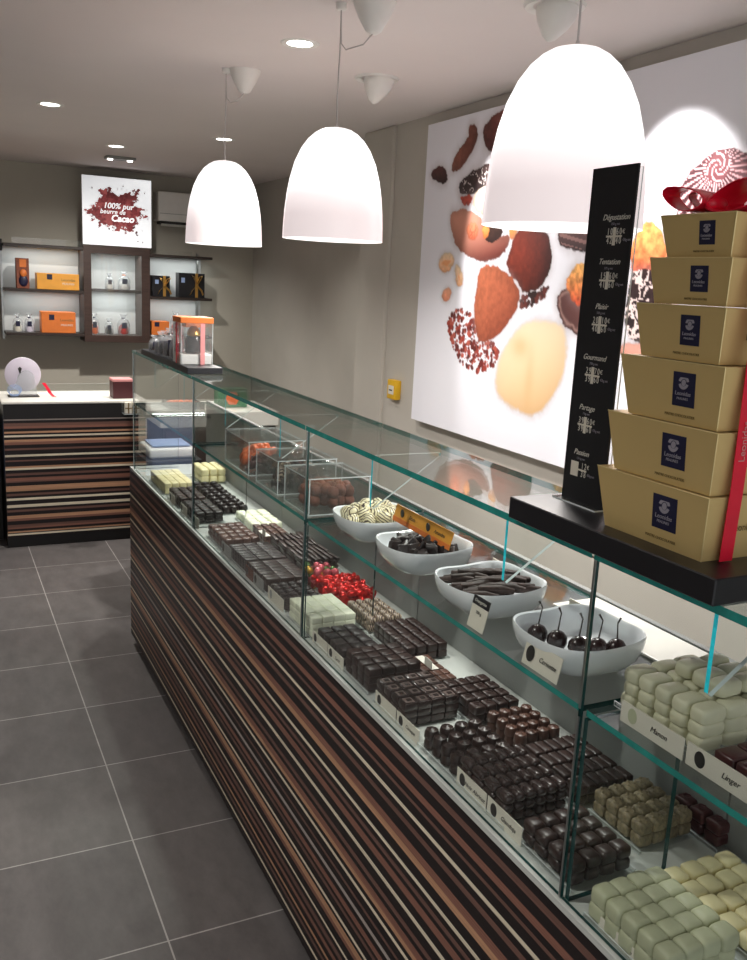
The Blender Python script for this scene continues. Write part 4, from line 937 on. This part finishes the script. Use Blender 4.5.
blend(col, (d > .006) * (np.abs(fbm(U, V, 34, 77) - .5) < .03) * .9, L_((214, 204, 200)))
paint([(3.6, 2.054), (3.488, 2.053), (3.491, 2.002), (3.564, 2.016)], (206, 92, 74), (170, 60, 48), .02, tex=.4)
paint([(3.672, 1.964), (3.644, 1.994), (3.52, 1.993), (3.406, 1.953), (3.333, 1.9), (3.255, 1.869), (3.176, 1.877), (3.177, 1.819), (3.278, 1.776), (3.39, 1.766), (3.534, 1.802), (3.625, 1.856)], (214, 150, 128), (120, 58, 50), .035, lx=.5, lz=.9)
paint([(3.402, 1.943), (3.333, 1.93), (3.222, 1.897), (3.253, 1.854), (3.324, 1.836), (3.375, 1.867)], (70, 44, 34), (40, 24, 24), .02, tex=.5, shadow=0)
paint([(3.40, 1.905), (3.36, 1.935), (3.33, 1.89), (3.37, 1.85)], (240, 168, 92), (206, 110, 56), .02, tex=.3, shadow=0)
paint([(3.19, 1.90), (3.13, 1.91), (3.12, 1.86), (3.17, 1.85)], (236, 170, 90), (214, 120, 60), .02, tex=.4, shadow=0)
d = paint([(3.519, 1.916), (3.472, 1.935), (3.42, 1.913), (3.423, 1.863), (3.471, 1.855), (3.509, 1.885)], (226, 140, 104), (186, 92, 64), .015, shadow=0)
blend(col, (d > .008) * (np.abs(fbm(U, V, 26, 5) - .5) < .035) * .7, L_((150, 70, 50)))
paint([(3.191, 1.737), (3.168, 1.815), (3.149, 1.863), (3.1, 1.90), (2.95, 1.90), (2.905, 1.857), (2.884, 1.794), (2.879, 1.731), (2.939, 1.666), (3.048, 1.636), (3.078, 1.671)], (146, 58, 40), (58, 20, 18), .05, lx=.9, lz=.2, tex=.3, edge=.5)
crumbs([(3.071, 1.624), (2.983, 1.646), (2.877, 1.682), (2.888, 1.639), (2.977, 1.599), (3.047, 1.577)], 60, [(70, 30, 26), (96, 40, 34), (40, 20, 18)], .006, .016)
crumbs([(3.66, 1.53), (3.481, 1.575), (3.392, 1.498), (3.341, 1.417), (3.193, 1.444), (3.181, 1.349), (3.324, 1.282), (3.534, 1.326)], 330, [(150, 56, 44), (112, 38, 32), (176, 84, 68), (88, 30, 26)], .003, .015)
paint([(3.395, 1.731), (3.33, 1.75), (3.255, 1.745), (3.162, 1.718), (3.087, 1.671), (3.065, 1.614), (3.134, 1.523), (3.215, 1.458), (3.332, 1.42), (3.378, 1.467), (3.404, 1.56), (3.406, 1.633)], (206, 118, 84), (142, 66, 46), .05, lx=.5, lz=.6, tex=.28, edge=.3)
for P in ([(3.756, 1.766), (3.717, 1.805), (3.628, 1.799), (3.603, 1.766), (3.65, 1.718), (3.728, 1.722)], [(3.6, 1.745), (3.559, 1.756), (3.517, 1.703), (3.525, 1.656), (3.579, 1.665)]):
    d = paint(P, (252, 226, 190), (240, 176, 130), .012, tex=.2, shadow=.03); blend(col, np.clip((d - .022) / .01, 0, 1) * .8, L_((232, 150, 92)))
paint([(3.703, 1.618), (3.652, 1.652), (3.603, 1.637), (3.623, 1.593), (3.676, 1.582)], (244, 176, 140), (226, 140, 108), .012, tex=.2, shadow=.03)
d = paint([(2.837, 1.623), (2.789, 1.678), (2.674, 1.672), (2.607, 1.589), (2.62, 1.501), (2.683, 1.504), (2.782, 1.539)], (120, 74, 68), (66, 34, 36), .03, lx=-.6, lz=.5)
blend(col, np.exp(-((d - .016) / .006) ** 2) * .5, L_((190, 150, 140)))
d = paint([(2.79, 1.687), (2.743, 1.754), (2.674, 1.759), (2.60, 1.72), (2.60, 1.613), (2.721, 1.614)], (250, 188, 104), (222, 92, 56), .03, tex=.8)
d = paint([(2.868, 1.862), (2.81, 1.815), (2.68, 1.798), (2.59, 1.812), (2.545, 1.853), (2.56, 1.93), (2.683, 1.96), (2.822, 1.93)], (110, 66, 62), (48, 24, 28), .03)
blend(col, (d > .008) * (np.sin((V - .2 * U) * 190) > .3) * .45, L_((176, 130, 124)))
d = paint([(2.435, 1.846), (2.398, 1.90), (2.347, 1.90), (2.28, 1.84), (2.27, 1.75), (2.35, 1.725), (2.425, 1.733), (2.449, 1.794)], (252, 190, 110), (228, 88, 62), .03, tex=.8)
d = paint([(2.44, 1.725), (2.331, 1.749), (2.2, 1.70), (2.2, 1.55), (2.32, 1.49), (2.43, 1.516)], (60, 40, 40), (30, 18, 20), .02, tex=.6)
blend(col, (d > .0) * (np.abs(fbm(U, V, 30, 91) - .5) < .055), L_((232, 210, 206)))
paint([(2.47, 1.49), (2.3, 1.50), (2.2, 1.45), (2.3, 1.42), (2.44, 1.45)], (236, 176, 160), (220, 140, 120), .02)
DM = [(2.24, 1.86), (2.248, 1.941), (2.242, 2.011), (2.201, 2.058), (2.132, 2.092), (2.051, 2.094), (1.96, 2.065), (1.90, 1.993), (1.88, 1.90), (1.9, 1.80), (2.1, 1.77)]
d = paint(DM, (140, 74, 80), (52, 20, 28), .05, lx=.5, lz=.8, edge=.5)
th = np.arctan2(V - 2.045, U - 2.10); rr = np.hypot(U - 2.10, V - 2.045)
blend(col, (d > .004) * (rr > .045) * (np.sin(th * 34 + rr * 10) > .55) * np.clip((U - 1.95) / .2, .15, .8), L_((240, 196, 200)))
blend(col, (d > .004) * (rr > .045) * (np.sin(th * 34 + rr * 10) < .1) * .75, L_((50, 18, 26)))
blend(col, (d > .01) * (rr < .045) * (np.abs(np.sin(rr * 160 + 2 * th)) < .35) * .8, L_((240, 200, 204)))
d = paint([(3.194, 1.286), (3.176, 1.38), (3.093, 1.481), (3.0, 1.536), (2.828, 1.546), (2.744, 1.501), (2.734, 1.366), (2.786, 1.267), (2.866, 1.178), (2.952, 1.159), (3.084, 1.177), (3.184, 1.215)], (250, 230, 198), (224, 180, 126), .06, soft=.02, lx=.3, lz=.8, edge=.12, sm=2)
blend(col, np.exp(-(((U - 3.04) / .06) ** 2 + ((V - 1.43) / .045) ** 2)) * .5 * (d > 0), L_((214, 160, 96)))
blend(col, np.exp(-(((U - 2.96) / .03) ** 2 + ((V - 1.30) / .12) ** 2)) * .3 * (d > 0), L_((206, 156, 96)))
grid_object('printed_canvas', U, V, col, lambda u, v: (np.full_like(u, 2.158), u, v), M['art'], ar)

sg = thing('wall_sign', (1.41, 7.7, 1.843), 'square white sign with added glow and a cocoa splash above the wall cabinet', 'sign')
SX0, SX1, SZ0, SZ1 = 1.133, 1.68, 1.846, 2.38
b = B(); b.box(SX0, SX1, 7.702, 7.75, SZ0, SZ1); part('sign_box', b, M['white'], sg)
U, V = np.meshgrid(np.linspace(SX0, SX1, 150), np.linspace(SZ0, SZ1, 150), indexing='ij')
NZ = fbm(U, V, 40, 11); NF = fbm(U, V, 90, 31); col = np.ones((150, 150, 3)) * L_((238, 240, 242))
uu = (U - SX0) / (SX1 - SX0); vv = (V - SZ0) / (SZ1 - SZ0)
col *= (1 - .35 * np.clip(vv - .55, 0, 1) * (1 - uu) * 2)[..., None]
P = [(.05, .47), (.18, .6), (.27, .72), (.25, .83), (.36, .86), (.48, .77), (.68, .78), (.83, .85), (.76, .68), (.88, .58), (.86, .52), (.97, .46), (.82, .43), (.75, .33), (.72, .23), (.62, .22), (.45, .27), (.25, .27), (.22, .37), (.1, .4)]
d = sdist(uu, vv, chaikin(P, 1)) + (fbm(U, V, 34, 51) - .5) * .16 + (fbm(U, V, 90, 57) - .5) * .12
blend(col, np.clip(d / .01, 0, 1), L_((122, 52, 54)))
blend(col, np.clip(d / .01, 0, 1) * (NF > .54) * .6, L_((74, 28, 30)))
blend(col, np.clip(d / .01, 0, 1) * (fbm(U, V, 26, 71) > .55) * .55, L_((156, 80, 78)))
blend(col, np.clip(d / .01, 0, 1) * np.clip((vv - .62) * 6, 0, .7) * (uu > .35), L_((58, 20, 22)))
for k in range(26):
    a, c_ = rng.uniform(.08, .98), rng.uniform(.05, .9); blend(col, np.clip((rng.uniform(.005, .013) - np.hypot(uu - a, vv - c_)) / .005, 0, 1), L_((74, 40, 42)))
for a, c_, r_ in ((.74, .29, .02), (.775, .22, .022), (.79, .18, .018), (.38, .25, .016), (.87, .08, .013), (.8, .09, .011)): blend(col, np.clip((r_ + (NF - .5) * .03 - np.hypot(uu - a, vv - c_)) / .006, 0, 1), L_((72, 36, 38)))
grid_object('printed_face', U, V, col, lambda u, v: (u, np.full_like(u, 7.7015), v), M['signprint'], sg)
M['signtext'] = mat('sign_text', (250, 250, 250), .5, noise=.01, emit=.9)  # letters carry the same added glow as the print
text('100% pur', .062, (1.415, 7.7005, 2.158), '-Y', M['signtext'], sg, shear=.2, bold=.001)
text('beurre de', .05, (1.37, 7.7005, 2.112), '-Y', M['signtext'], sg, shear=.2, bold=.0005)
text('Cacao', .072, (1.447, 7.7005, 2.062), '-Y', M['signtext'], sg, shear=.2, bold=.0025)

# air conditioner
ac = thing('air_conditioner', (2.12, 7.85, 2.05), 'white wall mounted air conditioner right of the cocoa sign', 'air conditioner')
b = B(); b.box(1.75, 2.5, 7.76, YW, 2.075, 2.315, bevel=.014, seg=3); part('casing', b, M['white'], ac, True)
b = B(); b.box(1.765, 2.485, 7.7585, 7.762, 2.135, 2.139); part('panel_gap', b, M['grey'], ac)
b = B(); b.box(1.77, 2.48, 7.77, 7.90, 2.052, 2.076); part('outlet', b, M['plinth'], ac)
b = B(); b.prism([(1.78, 7.765, 2.052), (2.47, 7.765, 2.052), (2.47, 7.80, 2.036), (1.78, 7.80, 2.036)], (0, .004, .002)); part('flap', b, M['white'], ac)

# yellow wall box
t = thing('wall_alarm_box', (2.2, 4.2, 1.05), 'small yellow call point box with white plate on the side wall', 'alarm box')
b = B(); b.box(2.178, 2.2148, 4.155, 4.25, 1.055, 1.158, bevel=.006, seg=2); part('housing', b, M['yellow'], t, True)
b = B(); b.box(2.1765, 2.179, 4.172, 4.232, 1.082, 1.128, bevel=.001, seg=1); part('plate', b, M['printwhite'], t)
b = B(); b.box(2.1755, 2.1772, 4.185, 4.22, 1.1, 1.107); part('print', b, M['printdark'], t)

# ------------------------------------------------------------------ lamps
def pendant(x, y, label, can):
    zb = 1.776; H_ = .333; Rr = .156
    t = thing('pendant_lamp', (x, y, zb), label, 'lamp', 'white bell pendants over the counter')
    prof = [(1, 0), (.992, .12), (.975, .25), (.94, .40), (.885, .54), (.80, .68), (.68, .80), (.55, .885), (.42, .94), (.30, .972), (.2, .985), (.1, .99)]
    b = B(); b.lathe([(Rr * r, zb + H_ * k) for r, k in prof], (x, y, 0), 48, cap0=False); part('shade', b, M['shade'], t, True)
    b = B(); b.lathe([(Rr * r - .004, zb + H_ * k - .001 * (k > 0)) for r, k in prof[:-3]], (x, y, 0), 48, cap0=False); part('shade_lining', b, M['shadein'], t, True)
    b = B(); b.lathe([(Rr, zb), (Rr - .004, zb - .0002), (Rr - .004, zb + .001), (Rr, zb + .001)], (x, y, 0), 48, cap0=False, cap1=False); part('rim', b, M['shadein'], t, True)
    b = B(); b.ball((x, y, zb + .2), (.035, .035, .045), 0, 16); part('bulb', b, M['shadein'], t, True)
    zt = zb + H_ * .99
    b = B(); b.lathe([(.006, 0), (.004, .008), (.003, .012)], (x, y, zt), 16)
    b.tube([(x, y, zt + .006), (x - .004, y - .004, zt + .08), (x + .002, y + .003, 2.32), (x, y, ZC - .012)], .0022, 8)
    b.tube([(x, y, ZC - .03), (x + .004, y, 2.345), (x + .02, y, 2.33), (can[0] - .03, can[1], 2.335), (can[0], can[1], 2.372)], .0022, 8); part('cord', b, M['cordm'], t, True)
    b = B(); b.lathe([(.012, ZC - .02), (.016, ZC - .016), (.016, ZC - .0005)], (x, y, 0), 16); part('ceiling_hook', b, M['white'], t, True)
    b = B(); b.lathe([(.012, ZC - .088), (.024, ZC - .08), (.045, ZC - .045), (.06, ZC - .012), (.064, ZC - .0005)], (can[0], can[1], 0), 32); part('canopy', b, M['white'], t, True)
    ld = bpy.data.lights.new('pendant_light', 'AREA'); ld.shape = 'DISK'; ld.size = .22; ld.energy = 9; ld.color = (1, .95, .9)
    lo = bpy.data.objects.new('pendant_light', ld); C.objects.link(lo); lo.parent = t; lo.location = (0, 0, .02)
pendant(1.126, 1.483, 'white bell pendant lamp, nearest of the three, before the wall print', (1.24, 1.47))
pendant(1.139, 2.648, 'white bell pendant lamp, middle of the three', (1.215, 2.58))
pendant(1.105, 3.70, 'white bell pendant lamp, farthest of the three, near the cocoa sign', (1.176, 3.68))
LP = [(.598, 5.063, 'round ceiling downlight farthest to the left'), (1.204, 3.152, 'round ceiling downlight between the middle and far pendants'), (1.162, 6.382, 'round ceiling downlight in front of the cocoa sign'), (1.642, 5.525, 'round ceiling downlight right behind the far pendant'), (-.3, 1.4, 'added unseen ceiling downlight filling the customer aisle with light')]  # last downlight is added out of view to fill the foreground
def spot(p, tgt, e, ang, blend_=.6, colr=(1, .95, .88), r=.04):
    ld = bpy.data.lights.new('spot', 'SPOT'); ld.energy = e; ld.spot_size = math.radians(ang); ld.spot_blend = blend_; ld.color = colr; ld.shadow_soft_size = r
    o = bpy.data.objects.new('spot', ld); C.objects.link(o); o.location = p
    o.rotation_euler = (Vector(tgt) - Vector(p)).to_track_quat('-Z', 'Y').to_euler(); return o
for x, y, lab in LP:
    t = thing('ceiling_downlight', (x, y, ZC), lab, 'downlight', 'round downlights in the ceiling')
    b = B(); b.lathe([(.045, ZC - .003), (.062, ZC - .006), (.068, ZC - .0005)], (x, y, 0), 32, cap0=False, cap1=False); part('ring', b, M['white'], t, True)
    b = B(); b.lathe([(.001, ZC - .0025), (.046, ZC - .0025), (.046, ZC - .0005)], (x, y, 0), 32); part('diffuser', b, M['lampwhite'], t)
    spot((x, y, ZC - .02), (x, y + (.9 if y > 6 else 0), 0), 170 if y > 6 else 90, 125, 1.0)
for (x, y, lab), (ty, tz) in zip([(1.656, 3.463, 'white swivel spotlight aimed at the print, farther of two'), (1.653, 2.298, 'white swivel spotlight aimed at the print, nearer of two')], ((3.15, 1.78), (2.25, 1.85))):
    t = thing('swivel_spotlight', (x, y, ZC), lab, 'spotlight', 'swivel spotlights in the ceiling')
    b = B(); b.lathe([(.062, ZC - .004), (.085, ZC - .009), (.09, ZC - .0005)], (x, y, 0), 36, cap0=False, cap1=False); part('ring', b, M['white'], t, True)
    R = Vector((-.25, 0, -1)).to_track_quat('Z', 'Y').to_matrix()
    b = B(); b.lathe([(.06, -.02), (.058, .02), (.045, .05), (.02, .085), (.006, .095)], (x + .01, y, ZC - .006), 32, rot=R); part('lamp_body', b, M['white'], t, True)
    spot((x + .12, y, ZC - .06), (2.158, ty, tz), 62, 62, .35, (1, .97, .94), .03)
t = thing('emergency_light', (1.294, 6.958, ZC), 'small flat ceiling unit beyond the downlights', 'ceiling unit')
b = B(); b.box(1.19, 1.40, 6.9, 7.02, ZC - .02, ZC - .0005, bevel=.006); part('housing', b, M['grey'], t)
b = B()
for x in (1.225, 1.365): b.lathe([(.018, 0), (.018, .006)], (x, 6.96, ZC - .026), 14)
part('lens', b, M['lampwhite'], t)
# strip lights above the wall shelves and in the cabinet
def strip(x0, x1, y, z, e):
    ld = bpy.data.lights.new('shelf_strip', 'AREA'); ld.shape = 'RECTANGLE'; ld.size = x1 - x0; ld.size_y = .03; ld.energy = e; ld.color = (.95, 1, .97)
    o = bpy.data.objects.new('shelf_strip', ld); C.objects.link(o); o.location = ((x0 + x1) / 2, y, z)
strip(X0 + .08, X1 - .09, 7.75, Z1 - .066, 1.2); strip(X0 + .08, X1 - .09, 7.80, 1.472, 1.0)
strip(.56, 1.11, 7.80, 1.795, 1.0); strip(.56, 1.11, 7.80, 1.45, .8); strip(1.68, 2.17, 7.80, 1.775, 1.0); strip(1.68, 2.17, 7.8, 1.43, .8)

# daylight from the shop front behind the viewer
w = bpy.data.worlds.new('world'); scn.world = w; w.use_nodes = True
bg = w.node_tree.nodes['Background']; bg.inputs[0].default_value = (.97, .985, 1.0, 1); bg.inputs[1].default_value = 1.05

# ------------------------------------------------------------------ camera
yaw, pit, rol = 0.463837162, -0.216246726, 0.0509671032
fwd = Vector((math.sin(yaw) * math.cos(pit), math.cos(yaw) * math.cos(pit), math.sin(pit)))
right = Vector((math.cos(yaw), -math.sin(yaw), 0)); up = right.cross(fwd)
r2 = right * math.cos(rol) + up * math.sin(rol); u2 = -right * math.sin(rol) + up * math.cos(rol)
cam = bpy.data.cameras.new('camera'); co = bpy.data.objects.new('camera', cam); C.objects.link(co)
cam.sensor_fit = 'HORIZONTAL'; cam.sensor_width = 36; cam.lens = 892.28 / 747 * 36; cam.clip_start = .05
co.matrix_world = Matrix(((r2.x, u2.x, -fwd.x, 0), (r2.y, u2.y, -fwd.y, 0), (r2.z, u2.z, -fwd.z, 1.65), (0, 0, 0, 1)))
scn.camera = co

# lettering becomes plain mesh so that every word is a real object
bpy.context.view_layer.update()
dg = bpy.context.evaluated_depsgraph_get()
for o in [o for o in scn.objects if o.type == 'FONT']:
    me = bpy.data.meshes.new_from_object(o.evaluated_get(dg)); nm = o.name.split('.')[0]
    n = bpy.data.objects.new('word', me); C.objects.link(n); n.parent = o.parent; n.matrix_local = o.matrix_local.copy()
    bpy.data.objects.remove(o); n.name = nm
